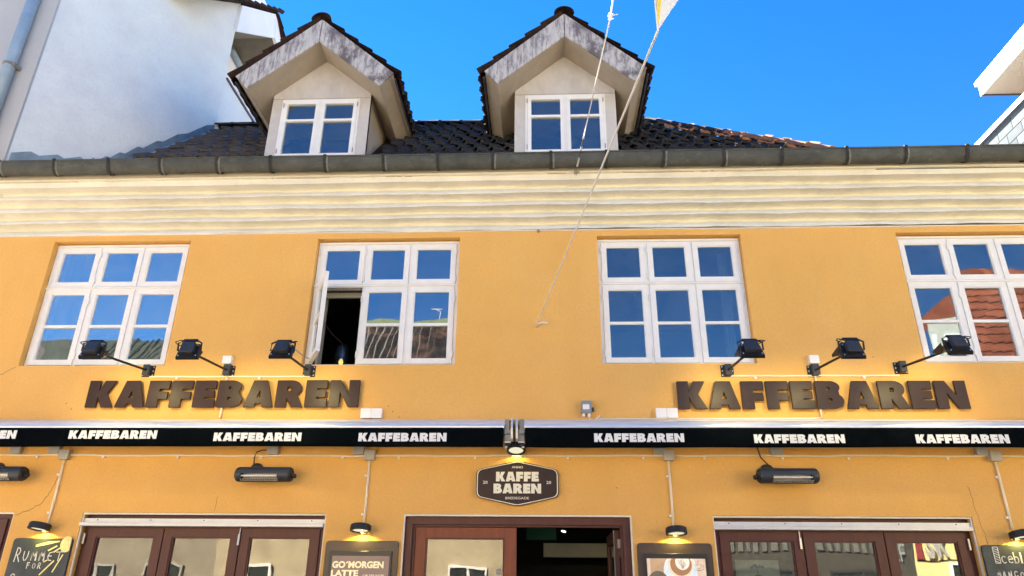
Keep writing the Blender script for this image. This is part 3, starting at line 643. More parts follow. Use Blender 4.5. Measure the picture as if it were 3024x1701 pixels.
# notice behind the right shop window
t = thing('tree_poster', 'grey-green poster with a black tree standing inside the right shop window', 'poster', (2.03, .16, 1.5))
box('sheet', mat('poster_paper', (.36, .36, .26), .9, .15, 6), t, 1.83, 2.24, .155, .158, 1.45, 1.925)
def tree(x, z, s, y, m, parent):
    mb = MB(); mb.box(x-.003, x+.003, y-.001, y, z-.05*s, z); mb.box(x-.03*s, x+.03*s, y-.001, y, z-.056*s, z-.048*s)
    for i in range(26):
        a = random.uniform(0, 6.28); r = random.random()**.5; px, pz = x+.055*s*r*math.cos(a), z+.015+.03*s*abs(r*math.sin(a)); q = random.uniform(.007, .014)
        mb.add([(px+q*math.cos(k*1.05), y-.001, pz+q*.7*math.sin(k*1.05)) for k in range(6)], [tuple(range(6))])
    mb.build('tree_print', m, parent, fix=False)
tree(2.035, 1.84, 1.0, .154, BLACK, t)
mb = MB()
for k, (p, q) in enumerate(((1.885, 1.915), (1.925, 1.952), (1.962, 1.987), (1.997, 2.006), (2.016, 2.024), (2.034, 2.042), (2.056, 2.068), (2.09, 2.12), (2.135, 2.165))): mb.box(p, q, .153, .1545, 1.742, 1.765)
mb.build('bold_print', BLACK, t)

# ================================================================== SIGNS ON THE FACADE
def wall_sign(x0, x1, z0, label):
    t = thing('wall_lettering', label, 'sign', ((x0+x1)/2, 0, z0))
    L_ = word('KAFFEBAREN', x0, x1, z0, .288, -.058, -.030, BROWN, t, each=True)
    for o in L_:
        bev(o, .003)
        xs = [v.co.x for v in o.data.vertices]; c = (min(xs)+max(xs))/2 + (x0+x1)/2
        MB().tube([(c-.05, -.031, z0+.07), (c-.05, .005, z0+.07)], .006, 6).build('standoff', BLACK, o)
    return t
wall_sign(-4.808, -1.905, 3.365, 'dark brown raised letters reading KAFFEBAREN under the left and open windows')
wall_sign(1.380, 4.270, 3.342, 'dark brown raised letters reading KAFFEBAREN right of the small grey relay box')
em = thing('emblem_sign', 'brown six-sided sign with cream border reading ANNO 2020 KAFFE BAREN BREDEGADE above the door', 'sign', (-.252, 0, 2.6))
ec = -.252
def hexp(d): return rpoly([(ec-.405+d, 2.475+d*.4), (ec, 2.386+d*1.02), (ec+.405-d, 2.475+d*.4), (ec+.405-d, 2.735-d*.4), (ec, 2.824-d*1.02), (ec-.405+d, 2.735-d*.4)], [.05, .03, .05, .05, .03, .05])
bev(flat([hexp(0)], -.045, -.018).build('panel', BROWN, em), .002)
flat([hexp(.008), hexp(.016)], -.048, -.044).build('border', CREAMP, em)
word('KAFFE', -.462, -.040, 2.622, .092, -.049, -.044, CREAMP, em, name='lettering'); word('BAREN', -.485, -.018, 2.508, .092, -.049, -.044, CREAMP, em, name='lettering')
text('ANNO', ec-.056, ec+.056, 2.748, .022, -.047, CREAMP, em, off=.004); text('BREDEGADE', ec-.115, ec+.115, 2.452, .023, -.047, CREAMP, em, off=.004)
text('20', -.590, -.545, 2.598, .029, -.047, CREAMP, em, off=.006); text('20', .034, .080, 2.598, .029, -.047, CREAMP, em, off=.006)
for sx in (-.25, .25): MB().tube([(ec+sx, -.02, 2.6), (ec+sx, .004, 2.6)], .012, 6).build('standoff', BLACK, em)

# ================================================================== AWNINGS
def awning(x0, x1, texts, label):
    t = thing('awning', label, 'awning', ((x0+x1)/2, 0, 3.0))
    n = 12; mb = MB(); vs = []; N = 40; prof = [(-.12+.135*math.cos(R(a)), 3.115+.072*math.sin(R(a))) for a in range(80, 230, 14)]
    prof = [(-.10, 3.190), (-.17, 3.190), (-.225, 3.178), (-.262, 3.155), (-.282, 3.125), (-.286, 3.095), (-.270, 3.092)]
    mb.add([(x, y, z) for x in (x0, x1) for y, z in prof], [(j, j+1, len(prof)+j+1, len(prof)+j) for j in range(len(prof)-1)])
    mb.box(x0+.01, x1-.01, -.17, -.06, 3.05, 3.185)
    mb.build('cassette', ALU, t, smooth=True, fix=False)
    box('wall_rail', STEEL, t, x0-.0, x1+.0, -.06, -.002, 3.150, 3.222)
    vs = []; M = 120
    for i in range(M+1):
        x = x0+.012+(x1-x0-.024)*i/M
        sag = .010*math.sin(x*.9+1)+.004*math.sin(x*3.1); yw = .004*math.sin(x*7)+.003*math.sin(x*2.3)
        for j in range(7): f = j/6; vs.append((x, -.285-.012*math.sin(f*2.6)+yw*f, 3.098-(.188+sag*.4)*f))
    mb = MB(); mb.add(vs, [(i*7+j, i*7+7+j, i*7+8+j, i*7+1+j) for i in range(M) for j in range(6)]); v = mb.build('valance', AWN, t, smooth=True, fix=False)
    so = v.modifiers.new('s', 'SOLIDIFY'); so.thickness = .004
    for (a, b, z) in texts: word('KAFFEBAREN', a, b, z, .083, -.3095, -.3075, LETW, v, name='printed_name')
    # underside: drop profile behind the fabric
    box('front_bar', ALUG, t, x0+.02, x1-.02, -.262, -.235, 2.985, 3.08)
    return t
awning(-8.6, -.372, [(-6.15, -5.264, 2.985), (-4.722, -3.825, 2.985), (-3.247, -2.370, 2.963), (-1.802, -.935, 2.961)], 'closed black awning with silver cassette on the left half, four white KAFFEBAREN prints')
awning(-.180, 6.8, [(.498, 1.359, 2.957), (2.022, 2.874, 2.948), (3.535, 4.397, 2.948), (5.05, 5.91, 2.948)], 'closed black awning with silver cassette on the right half, three white KAFFEBAREN prints')
# the two brackets that carry the awning ends
for s, lab in ((-1, 'left'), (1, 'right')):
    cx = -.274; t = thing('awning_bracket', f'grey cast awning end bracket on the {lab} side of the gap between the two awnings', 'bracket', (cx+s*.05, 0, 3.1), 'awning end brackets')
    X = lambda d: cx+s*d
    def bx(nm, m, a, b, *r): return box(nm, m, t, min(X(a), X(b)), max(X(a), X(b)), *r)
    mb = MB(); pr = [(-.02, 3.205), (-.30, 3.19), (-.335, 3.10), (-.32, 2.99), (-.28, 2.965), (-.25, 3.05), (-.02, 3.10)]
    mb.prism([pr], lambda p, q: (X(.014), p, q), lambda p, q: (X(.034), p, q)); mb.build('end_plate', STEEL, t)
    bx('cassette_cap', ALUG, .052, .094, -.262, -.05, 3.05, 3.19); bx('knuckle', ALUG, .038, .098, -.27, -.08, 3.045, 3.088)
    bx('arm', ALUG, .036, .096, -.265, -.10, 2.975, 3.038); bx('arm_cap', STEEL, .036, .098, -.27, -.10, 2.958, 2.970); bx('arm', BLACK, .045, .09, -.24, -.08, 2.93, 2.956)
    bx('foot', STEEL, .07, .096, -.25, -.09, 2.915, 2.925)
t = thing('wall_flashing', 'thin pale strip along the wall just above both awnings', 'flashing', (-1, 0, 3.23))
box('strip', mat('pale_flashing', (.62, .52, .45), .6, .1, 5), t, -8.6, 4.3, -.05, -.002, 3.226, 3.238)

# ================================================================== CONDUITS AND BOXES
def sbox(name, m, label, cat, x0, x1, z0, z1, d=.05, group=None, extra=None, y=-.002):
    t = thing(name, label, cat, ((x0+x1)/2, 0, z0), group)
    MB().prism([rect(x0, x1, z0, z1, .008)], lambda a, b: (a, -d, b), lambda a, b: (a, y, b)).build('lid', m, t)
    MB().prism([rect(x0+.003, x1-.003, z0+.003, z1-.003, .008)], lambda a, b: (a, y-.012, b), lambda a, b: (a, y+.001, b)).build('base', PLASTG, t)
    if extra: extra(t)
    return t
gj = 'small white junction boxes on the facade'
def glands(xs, z): return lambda t: [MB().tube([(x, -.025, z), (x, -.025, z-.03)], .011, 8).build('cable_gland', PLASTG, t) for x in xs]
sbox('junction_box', PLAST, 'white square box above the middle floodlight of the left sign', 'junction box', -3.418, -3.322, 3.838, 3.925, .06, gj, glands((-3.385, -3.355), 3.84))
sbox('junction_box', PLAST, 'white square box above the middle floodlight of the right sign', 'junction box', 2.765, 2.862, 3.818, 3.905, .06, gj, glands((2.80, 2.83), 3.82))
for x0, lab in ((-1.872, 'after the last letter of the left sign'), (1.150, 'before the first letter of the right sign')):
    for k in range(2):
        sbox('junction_box', PLAST, f'{"left" if k == 0 else "right"} one of two adjoining white boxes {lab}', 'junction box', x0+k*.111, x0+k*.111+.108, 3.252, 3.352, .05, gj)
def rel(t):
    box('lid_label', LETW, t, .412, .478, -.0745, -.0725, 3.335, 3.385)
    for x in (.42, .475): MB().tube([(x, -.03, 3.305), (x, -.03, 3.268)], .016, 8).build('cable_gland', PLAST, t)
    box('side_lug', BLACK, t, .500, .525, -.05, -.02, 3.32, 3.36)
    MB().tube([(.475, -.03, 3.268), (.48, -.04, 3.24), (.53, -.035, 3.235), (.585, -.03, 3.28)], .005, 6).build('cable', PLAST, t)
sbox('relay_box', RELAY, 'small dark grey relay box with white label left of the right sign', 'electrical box', .396, .500, 3.30, 3.425, .072, None, rel)
for x, s in ((-4.898, 'above the sun chalkboard'), (-1.740, 'above the GO MORGEN LATTE board'), (1.245, 'above the coffee cup poster board'), (4.388, 'above the Iceblended chalkboard')):
    sbox('junction_box', PLASTG, f'grey square box on the lower conduit {s}', 'junction box', x-.052, x+.052, 2.828, 2.925, .065, 'grey boxes where the lower conduit branches down')
for x, s in ((-5.43, 'at the left edge of the picture'), (-5.02, 'up left of the sun chalkboard conduit'), (-2.74, 'above the left heater'), (-1.86, 'beside the conduit of the GO MORGEN board'), (1.16, 'beside the conduit of the cup poster board'), (2.305, 'above the right heater'), (4.28, 'beside the conduit of the Iceblended board')):
    sbox('junction_box', PLASTG, f'pale box half hidden under the awning edge {s}', 'junction box', x-.055, x+.055, 2.885, 2.99, .05, 'pale boxes tucked under the awnings')
def conduit(pts, label, r=.009, clips=(), cy=-.013, m=None):
    t = thing('conduit', label, 'cable conduit', pts[0])
    MB().tube(pts, r, 8).build('pipe', m or COND, t, smooth=True)
    for (x, z) in clips:
        mb = MB(); mb.box(x-.010, x+.010, -.024, -.001, z-.022, z-.002); mb.build('clip', PLAST, t)
    return t
def run(x0, x1, z, n=60, a=.003): return [(x0+(x1-x0)*i/n, -.013, z+a*math.sin(i*.7)+a*.6*math.sin(i*1.9)+.004*math.sin((x0+(x1-x0)*i/n)*.6)) for i in range(n+1)]
conduit(run(-8.6, 6.8, 2.877, 120), 'long thin cream conduit running across the wall just under both awnings', .010, [(x, 2.866) for x in (-5.2, -4.5, -3.72, -2.86, -2.02, -1.45, -.68, .25, 1.0, 1.6, 2.36, 3.0, 3.95, 4.9)])
for x, s in ((-4.905, 'to the lamp over the sun chalkboard'), (-1.745, 'to the lamp over the GO MORGEN LATTE board'), (1.243, 'to the lamp over the cup poster board'), (4.392, 'to the lamp over the Iceblended chalkboard')):
    conduit([(x, -.014, 2.83), (x+.002, -.014, 2.5), (x, -.014, 2.2)], f'vertical cream conduit running down {s}', .012, [(x-.022, 2.69), (x-.022, 2.32)])
conduit(run(-4.20, -2.46, 3.708, 20, .0015), 'short cream conduit under the three floodlights of the left sign', .010, [(-3.9, 3.70), (-3.0, 3.70)])
conduit(run(1.95, 3.66, 3.692, 20, .0015), 'short cream conduit under the three floodlights of the right sign', .010, [(2.2, 3.685), (3.3, 3.685)])
conduit([(-3.352, -.02, 3.72), (-3.352, -.02, 3.26)], 'vertical cream conduit behind the letters of the left sign', .013)
conduit([(2.806, -.02, 3.70), (2.806, -.02, 3.27), (2.79, -.02, 3.252), (2.70, -.02, 3.250), (.55, -.02, 3.246)], 'angled cream conduit behind and below the letters of the right sign', .011)

# ================================================================== FLOODLIGHTS
def floodlight(x, z, s, label, dx=0., tilt=0.):
    """s: side on which the cable loop hangs"""
    t = thing('floodlight', label, 'floodlight', (x, 0, z), 'black floodlights on long arms above the raised letters')
    bev(box('wall_plate', BLACK, t, x-.066, x+.066, -.012, -.001, z-.062, z+.062), .002)
    bev(box('mount_box', GREYM, t, x-.034, x+.034, -.075, -.012, z-.055, z+.060), .003)
    for a in (-.052, .052):
        for b in (-.045, 0, .045): MB().prism([[(x+a+.007*math.cos(q), z+b+.007*math.sin(q)) for q in [i*math.pi/3 for i in range(6)]]], lambda p, q: (p, -.016, q), lambda p, q: (p, -.010, q)).build('screw', SCREW, t)
    E_ = Vector((x+dx, -.72, z-.055)); MB().tube([(x, -.07, z+.0), E_], .0125, 8).build('arm', BLACK, t)
    hc = Vector((x+dx*1.25, -.90, z-.065))
    # flared gusset plate
    mb = MB(); pts = [(E_.x-.012, E_.y+.02), (E_.x-.105, E_.y-.12), (E_.x-.105, E_.y-.16), (E_.x+.105, E_.y-.16), (E_.x+.105, E_.y-.12), (E_.x+.012, E_.y+.02)]
    mb.prism([pts], lambda p, q: (p, q, z-.053), lambda p, q: (p, q, z-.060)); mb.prism([[(E_.y+.02, z-.045), (E_.y-.14, z-.02), (E_.y-.14, z-.105), (E_.y+.02, z-.07)]], lambda p, q: (E_.x-.1, p, q), lambda p, q: (E_.x-.094, p, q))
    mb.build('gusset', BLACK, t)
    # head: shallow tray facing the wall and downwards
    ta = R(24+tilt); nrm = Vector((0, math.cos(ta), -math.sin(ta))); upv = Vector((0, math.sin(ta), math.cos(ta))); rx = Vector((1, 0, 0))
    hd = MB(); n_ = [(-.112, -.085), (.112, -.085), (.092, .075), (-.092, .075)]
    hd.prism([n_], lambda p, q: hc+rx*p+upv*q+nrm*.022, lambda p, q: hc+rx*p*.94+upv*q*.94-nrm*.012)
    hd.build('housing', BLACK, t)
    dr = MB().obox(hc-nrm*.036+upv*.008, rx, upv, nrm, .064, .058, .026).build('driver_box', GREYM, t); bev(dr, .008, 2)
    for a, b in ((-.085, -.06), (.085, -.06), (-.075, .05), (.075, .05), (-.048, -.03), (.048, -.03)):
        c = hc+rx*a+upv*b-nrm*.012; MB().tube([c, c-nrm*.008], .006, 6).build('screw', SCREW, t)
    MB().obox(hc+nrm*.024, rx, upv, nrm, .085, .06, .002).build('lens', LENS, t)
    # yoke
    yk = MB(); w = .112
    yk.tube([hc+rx*w-upv*.0, hc+rx*w+upv*.07-nrm*.03, hc+rx*(w-.045)+upv*.098-nrm*.03], .009, 6); yk.tube([hc-rx*w, hc-rx*w+upv*.07-nrm*.03, hc-rx*(w-.045)+upv*.098-nrm*.03], .009, 6)
    yk.obox(hc+upv*.098-nrm*.032, rx, upv, nrm, w-.045, .014, .006); yk.build('yoke', BLACK, t)
    cb = [hc-nrm*.05+rx*.02*s, hc-nrm*.075+rx*.10*s+upv*.03, hc-nrm*.05+rx*.135*s+upv*.07, hc-nrm*.02+rx*.11*s+upv*.11, hc+rx*.04*s+upv*.115]
    pts = []
    for i in range(len(cb)-1):
        for k in range(4): pts.append(cb[i].lerp(cb[i+1], k/4))
    MB().tube(pts, .005, 6).build('cable', BLACK, t)
    l = bpy.data.lights.new('flood', 'SPOT'); l.energy = FLOOD; l.color = (1, .83, .38); l.spot_size = R(105); l.spot_blend = 1; l.shadow_soft_size = .05
    lo = bpy.data.objects.new('flood_lamp', l); link(lo, t); lo.location = hc+nrm*.05-Vector((x, 0, z))
    lo.rotation_euler = (Vector((0, .9, -.30))).to_track_quat('-Z', 'Y').to_euler()
FLOOD = 3.6
floodlight(-4.227, 3.768, -1, 'black floodlight in front of the left first-floor window', -.05)
floodlight(-3.352, 3.765, -1, 'black floodlight beside the left white square box, left of the open window', 0, -8)
floodlight(-2.478, 3.762, 1, 'black floodlight under the left corner of the open window', .02, 4)
floodlight(1.922, 3.750, 1, 'black floodlight under the right corner of the window right of the rope hook', .0, 4)
floodlight(2.806, 3.746, -1, 'black floodlight beside the right white square box, on bare wall', .02, -8)
floodlight(3.690, 3.776, 1, 'black floodlight in front of the rightmost first-floor window', .07, 2)

# ================================================================== HEATERS
def heater(x0, x1, side, label, cable=True):
    zc, yc, r = 2.663, -.17, .072; t = thing('patio_heater', label, 'patio heater', ((x0+x1)/2, 0, zc), 'black infrared heaters under the awnings')
    o0, o1 = (x0+.075, x1-.115) if side > 0 else (x0+.115, x1-.075)
    mb = MB(); n = 24; a0, a1 = R(182), R(268)         # opening: front, looking down
    def ring(x, rr, s=0, e=n): return [(x, yc+rr*math.cos(2*math.pi*k/n), zc+rr*math.sin(2*math.pi*k/n)) for k in range(n)]
    rounds = [(x0, .3), (x0+.006, .72), (x0+.02, .93), (x0+.04, 1.0)] if side > 0 else [(x0, .93), (x0+.01, 1.0)]
    rounds2 = [(x1-.04, 1.0), (x1-.02, .93), (x1-.006, .72), (x1, .3)] if side < 0 else [(x1-.01, 1.0), (x1, .93)]
    xs = rounds+[(o0, 1.0), (o1, 1.0)]+rounds2
    vs = [v for x, k in xs for v in ring(x, r*k)]; fs = []
    for i in range(len(xs)-1):
        for k in range(n):
            ang = 2*math.pi*(k+.5)/n
            if xs[i][0] == o0 and a0 < ang < a1: continue
            fs.append((i*n+k, i*n+(k+1) % n, (i+1)*n+(k+1) % n, (i+1)*n+k))
    fs += [tuple(range(n)), tuple(reversed(range((len(xs)-1)*n, len(xs)*n)))]
    mb.add(vs, fs).build('housing', GREYM, t, smooth=False, fix=False)
    mb = MB(); m2 = 8; vs = []
    for x in (o0, o1):
        for k in range(m2+1):
            a = R(165)+R(120)*k/m2; vs.append((x, yc+.030+.052*math.cos(a)*.6, zc+.01+.058*math.sin(a)*.9))
    mb.add(vs, [(k, k+1, m2+2+k, m2+1+k) for k in range(m2)]).build('reflector', REFL, t, smooth=True, fix=False)
    MB().tube([(o0, yc-.048, zc-.018), (o1, yc-.048, zc-.018)], .0085, 8).build('heating_tube', QUARTZ, t)
    mb = MB(); nn = 30
    for k in range(nn+1):
        x = o0+(o1-o0)*k/nn; mb.tube([(x+(.02 if k % 2 else -.0), yc-.060, zc-.045), (x, yc-.028, zc-.068)], .0022, 4)
    for f in (.3, .7): mb.tube([(o0, yc-.060+.032*f, zc-.045-.023*f), (o1, yc-.060+.032*f, zc-.045-.023*f)], .002, 4)
    mb.build('grille', SCREW, t)
    xe = x1 if side > 0 else x0; q = 1 if side > 0 else -1
    MB().tube([(xe, yc, zc), (xe+q*.012, yc, zc), (xe+q*.014, yc, zc)], [.062, .06, .02], 18).build('end_cap', BLACK, t)
    MB().tube([(xe+q*.01, yc, zc-.01), (xe+q*.035, yc, zc-.014), (xe+q*.052, yc, zc-.016)], [.026, .022, .02], 10).build('knob', BLACK, t)
    mx = x0+.14 if side > 0 else x0+.13
    MB().tube([(mx, -.001, 2.735), (mx, -.03, 2.735), (mx, -.042, 2.735)], [.066, .062, .035], 20).build('mount_disc', GREYM, t)
    MB().tube([(mx, -.03, 2.735), (mx, -.11, 2.715)], .018, 8).build('bracket', GREYM, t)
    if cable: MB().tube([(mx-.03*q, -.03, 2.77), (mx-.05, -.03, 2.86), (mx-.075, -.04, 2.96)] if side < 0 else [(mx-.03*q, -.03, 2.77), (mx-.035*q, -.03, 2.86), (mx-.02*q, -.03, 2.905), (mx+.03*q, -.03, 2.925), (mx+.12*q, -.04, 2.93), (mx+.19*q, -.04, 2.93)], .006, 6).build('cable', CABLE, t)
heater(-3.025, -2.475, 1, 'black tube heater mounted between the left sun board and the GO MORGEN board')
heater(2.065, 2.625, -1, 'black tube heater mounted above the right shop window')
heater(-5.72, -5.175, 1, 'black tube heater cut off by the left edge of the picture', False)

# ================================================================== DOWNLIGHTS
def downlight(x, z, label, r=.098, h=.062, y=-.125, lens_front=False, en=.9, tx=0., mountz=None):
    t = thing('wall_downlight', label, 'wall lamp', (x, 0, z), 'flat round black lamps above the boards')
    ax = Vector((tx, -.16 if not lens_front else -.34, -1)).normalized()    # opening direction
    c = Vector((x, y, z)); top = c-ax*h*.5; bot = c+ax*h*.5
    n = 24; u = ax.cross(Vector((0, 1, 0))).normalized(); w = ax.cross(u)
    def rg(p, rr): return [p+(u*math.cos(2*math.pi*k/n)+w*math.sin(2*math.pi*k/n))*rr for k in range(n)]
    R_ = [rg(top, .001), rg(top, r*.90), rg(top+ax*.008, r), rg(bot-ax*.002, r*1.02), rg(bot, r), rg(bot-ax*.001, r*.80), rg(bot-ax*.018, r*.78)]
    vs = [v for q in R_ for v in q]; MB().add(vs, [(i*n+k, i*n+(k+1) % n, (i+1)*n+(k+1) % n, (i+1)*n+k) for i in range(len(R_)-1) for k in range(n)]).build('housing', BLACK, t, smooth=False, fix=False)
    MB().add(rg(bot-ax*.012, r*.79), [tuple(range(n))]).build('lens', LENS, t)
    MB().box(x-.022, x+.022, y+.05, -.001, z-.012, z+.022).build('wall_bracket', BLACK, t)
    l = bpy.data.lights.new('downlight', 'SPOT'); l.energy = en; l.color = (1, .80, .18); l.spot_size = R(144); l.spot_blend = .06; l.shadow_soft_size = .01
    lo = bpy.data.objects.new('downlight_lamp', l); link(lo, t); lo.location = Vector((0, -.062, -.036)); lo.rotation_euler = Vector((0, .12, -1)).to_track_quat('-Z', 'Y').to_euler()
downlight(-4.905, 2.168, 'flat black lamp above the sun chalkboard', tx=-.07)
downlight(-1.745, 2.172, 'flat black lamp above the GO MORGEN LATTE board')
downlight(1.247, 2.163, 'flat black lamp above the coffee cup poster board')
downlight(4.392, 2.150, 'flat black lamp above the Iceblended chalkboard', tx=.07)
downlight(-.262, 2.925, 'flat black lamp with cream lens between the awnings above the emblem sign', .092, .06, -.15, True, en=.35)

# ================================================================== BOARDS
def chalkstroke(mb, pts, w, y):
    for (x0, z0), (x1, z1) in zip(pts, pts[1:]):
        d = Vector((x1-x0, z1-z0)); 
        if d.length == 0: continue
        d.normalize(); n = Vector((-d.y, d.x))*w*.5; e = d*w*.3
        mb.add([(x0-e.x+n.x, y, z0-e.y+n.y), (x0-e.x-n.x, y, z0-e.y-n.y), (x1+e.x-n.x, y, z1+e.y-n.y), (x1+e.x+n.x, y, z1+e.y+n.y)], [(0, 1, 2, 3)])
HAND = {'R': [[(0, 0), (.12, 1), (.42, .95), (.55, .75), (.42, .52), (.08, .45)], [(.2, .5), (.62, 0)]], 'U': [[(0, 1), (.02, .3), (.2, 0), (.45, .05), (.62, .4), (.66, 1)]],
 'M': [[(0, 0), (.06, 1), (.12, 0), (.12, .95), (.42, .45), (.68, 1), (.72, 0)], [(.66, .98), (.62, 0)]], 'E': [[(.55, .95), (.15, .85), (0, .45), (.15, .05), (.6, .02)], [(.04, .5), (.5, .52)]],
 'T': [[(-.05, .95), (.85, .97)], [(.42, .95), (.36, 0)]], 'F': [[(0, 0), (.02, 1), (.5, 1)], [(.02, .55), (.4, .58)]], 'O': [arc(.32, .45, .3, .42, 0, 360, 10)], 'C': [arc(.45, .5, .42, .5, 50, 310, 9)],
 'A': [[(0, 0), (.3, 1), (.62, 0)], [(.12, .38), (.52, .38)]], 'N': [[(0, 0), (.04, 1), (.5, 0), (.55, 1)]], 'G': [arc(.35, .5, .34, .5, 50, 320, 9)+[(.65, .42), (.38, .42)]], 'P': [[(0, 0), (.02, 1), (.4, .95), (.5, .75), (.38, .52), (.02, .48)]],
 'c': [arc(.32, .36, .30, .34, 50, 310, 8)], 'e': [[(.05, .4), (.6, .42)]+arc(.33, .38, .30, .34, 10, 310, 8)], 'b': [[(0, 1.1), (.02, 0)], arc(.26, .34, .26, .32, 120, -150, 8)], 'l': [[(0, 1.1), (.02, .02)], [(.08, 1.1), (.10, .02)]], 'n': [[(0, .66), (.02, 0)], arc(.24, .34, .22, .3, 150, 0, 5)+[(.46, 0)]], 'd': [arc(.26, .34, .26, .32, 60, 300, 8), [(.5, 1.1), (.52, 0)]]}
def hand(t, txt, x, z, h, y, w, adv=.62, asp=.62):
    for c in txt:
        mb = MB()
        if c == ' ': x += h*.4; continue
        for st in HAND[c]: chalkstroke(mb, [(x+p[0]*h*asp+random.uniform(-.001, .001), z+p[1]*h) for p in st], w, y)
        mb.build('chalk_letter', CHALK, t, fix=False); x += h*adv
def board(x0, x1, zt, m, label, name='chalkboard', zb=.95):
    t = thing(name, label, 'chalkboard' if name == 'chalkboard' else 'menu board', ((x0+x1)/2, 0, zb))
    p = rpoly([(x0, zb), (x1, zb), (x1, zt), (x0, zt)], .035)
    bev(MB().prism([p], lambda a, b: (a, -.032, b), lambda a, b: (a, -.004, b)).build('panel', m, t), .003); return t
YB_ = -.0335
t = board(-5.195, -4.605, 2.066, BOARD, 'black chalkboard with a yellow chalk sun and the words RUMMET FOR')
hand(t, 'R', -5.138, 1.850, .128, YB_, .009); hand(t, 'UMMET', -5.055, 1.862, .082, YB_, .008, 1.0, .82); hand(t, 'FOR', -4.995, 1.79, .052, YB_, .008, 1.05, .85)
hand(t, 'C', -5.14, 1.63, .11, YB_, .009)
sc = Vector((-4.652, 2.012)); mb = MB(); mb.add([(min(sc.x+.062*math.cos(a), -4.612), YB_-.0006, sc.y+.075*math.sin(a)) for a in [i*math.pi/12 for i in range(24)]], [tuple(range(24))]); mb.build('chalk_sun', CHALKY, t, fix=False)
mb = MB()
mb.add([(-4.955, YB_, 1.985), (-4.955, YB_, 2.005), (-4.84, YB_, 2.036), (-4.725, YB_, 2.044), (-4.725, YB_, 2.033), (-4.84, YB_, 2.008)], [tuple(range(6))])
for p, q, w in (((-4.745, 1.995), (-4.82, 1.953), .014), ((-4.71, 1.975), (-4.76, 1.94), .014), ((-4.68, 1.95), (-4.70, 1.935), .010), ((-4.665, 1.915), (-4.73, 1.76), .013), ((-4.74, 1.86), (-4.85, 1.735), .014), ((-4.81, 1.865), (-4.84, 1.85), .012)): chalkstroke(mb, [p, q], w, YB_)
mb.build('chalk_rays', CHALKY, t, fix=False)
t = board(4.062, 4.75, 2.062, BOARD, 'black chalkboard headed Iceblended with MANGO below, at the right edge')
mb = MB(); hand(t, 'ceblended', 4.215, 1.905, .085, YB_, .009, .68, .8)
for st in ([(4.155, 1.905), (4.155, 2.045)], [(4.20, 1.905), (4.20, 2.045)], [(4.155, 1.905), (4.20, 1.905)], [(4.155, 2.045), (4.20, 2.045)]): chalkstroke(mb, st, .006, YB_)
for k in range(6): chalkstroke(mb, [(4.158, 2.035-k*.022), (4.198, 2.015-k*.022)], .004, YB_)
hand(t, 'MANGO P', 4.14, 1.775, .062, YB_, .008, .85, .75); mb.build('chalk_letter', CHALK, t, fix=False)
def menu(x0, x1, zt, label):
    t = board(x0, x1, zt, BOARDB, label, 'menu_board'); 
    bev(box('screen_bezel', SCRB, t, x0+.055, x1-.055, -.052, -.030, 1.0, zt-.093), .003); return t
t = menu(-2.093, -1.388, 2.062, 'brown menu board with a screen reading GO MORGEN LATTE left of the door')
box('screen', mat('brown_screen_image', (.20, .135, .115), .4, .12, 8, emit=((.24, .15, .12), .05)), t, -2.01, -1.462, -.055, -.052, 1.02, 1.925)
lm = mat('cream_screen_print', (.85, .74, .45), .5, .02, 20, emit=((1, .85, .5), .04))
text('GO´MORGEN', -2.004, -1.512, 1.816, .062, -.0565, lm, t, off=.045); text('LATTE', -2.008, -1.748, 1.742, .058, -.0565, lm, t, off=.045); text('GÆLDER INDTIL', -1.705, -1.495, 1.735, .026, -.0565, lm, t, off=.01)
t = menu(.884, 1.584, 2.060, 'brown menu board with a coffee cup picture on its screen right of the door')
pic = lambda n, c, r=.5: mat(n, c, r, .15, 12, emit=(c, .05))
box('screen', pic('peach_screen_image', (.72, .56, .43)), t, .965, 1.505, -.055, -.052, 1.02, 1.922)
def disc(cx, cz, rx, rz, m, y, nm, clip=1.921):
    MB().add([(cx+rx*math.cos(a), y, min(cz+rz*math.sin(a), clip)) for a in [i*math.pi/16 for i in range(32)]], [tuple(range(32))]).build(nm, m, t, fix=False)
box('screen_image', pic('warm_blur_image', (.52, .34, .20)), t, .995, 1.20, -.0556, -.0551, 1.02, 1.921)
disc(1.27, 1.81, .155, .18, pic('pale_blue_saucer_image', (.72, .78, .82)), -.0562, 'cup_picture'); disc(1.275, 1.87, .118, .118, pic('cream_cup_image', (.80, .70, .52)), -.0568, 'cup_picture')
disc(1.278, 1.872, .100, .098, pic('coffee_image', (.40, .20, .09)), -.0574, 'cup_picture'); disc(1.292, 1.892, .066, .070, pic('milk_foam_image', (.85, .80, .70)), -.0580, 'cup_picture')
mb = MB()
for k in range(3): chalkstroke(mb, [(1.292, 1.835), (1.292-.03+.012*k, 1.89+.012*k), (1.292-.035+.02*k, 1.91)], .005, -.0586); chalkstroke(mb, [(1.292, 1.835), (1.325-.010*k, 1.875+.014*k)], .005, -.0586)
mb.build('foam_picture', pic('foam_shadow_image', (.45, .36, .25)), t, fix=False)
mb = MB(); chalkstroke(mb, arc(1.435, 1.868, .030, .036, 180, 360, 8), .004, -.0562); chalkstroke(mb, [(1.403, 1.870), (1.467, 1.870)], .003, -.0562); chalkstroke(mb, arc(1.473, 1.856, .012, .012, -70, 120, 6), .003, -.0562); chalkstroke(mb, arc(1.437, 1.838, .048, .018, 190, 350, 8), .005, -.0562); chalkstroke(mb, [(1.435, 1.880), (1.428, 1.893), (1.440, 1.903), (1.434, 1.915)], .003, -.0562)
mb.build('cup_drawing', pic('drawing_ink_image', (.28, .20, .12)), t, fix=False)
disc(1.06, 1.70, .10, .115, pic('dark_lens_image', (.14, .12, .08)), -.0592, 'dark_disc_picture')

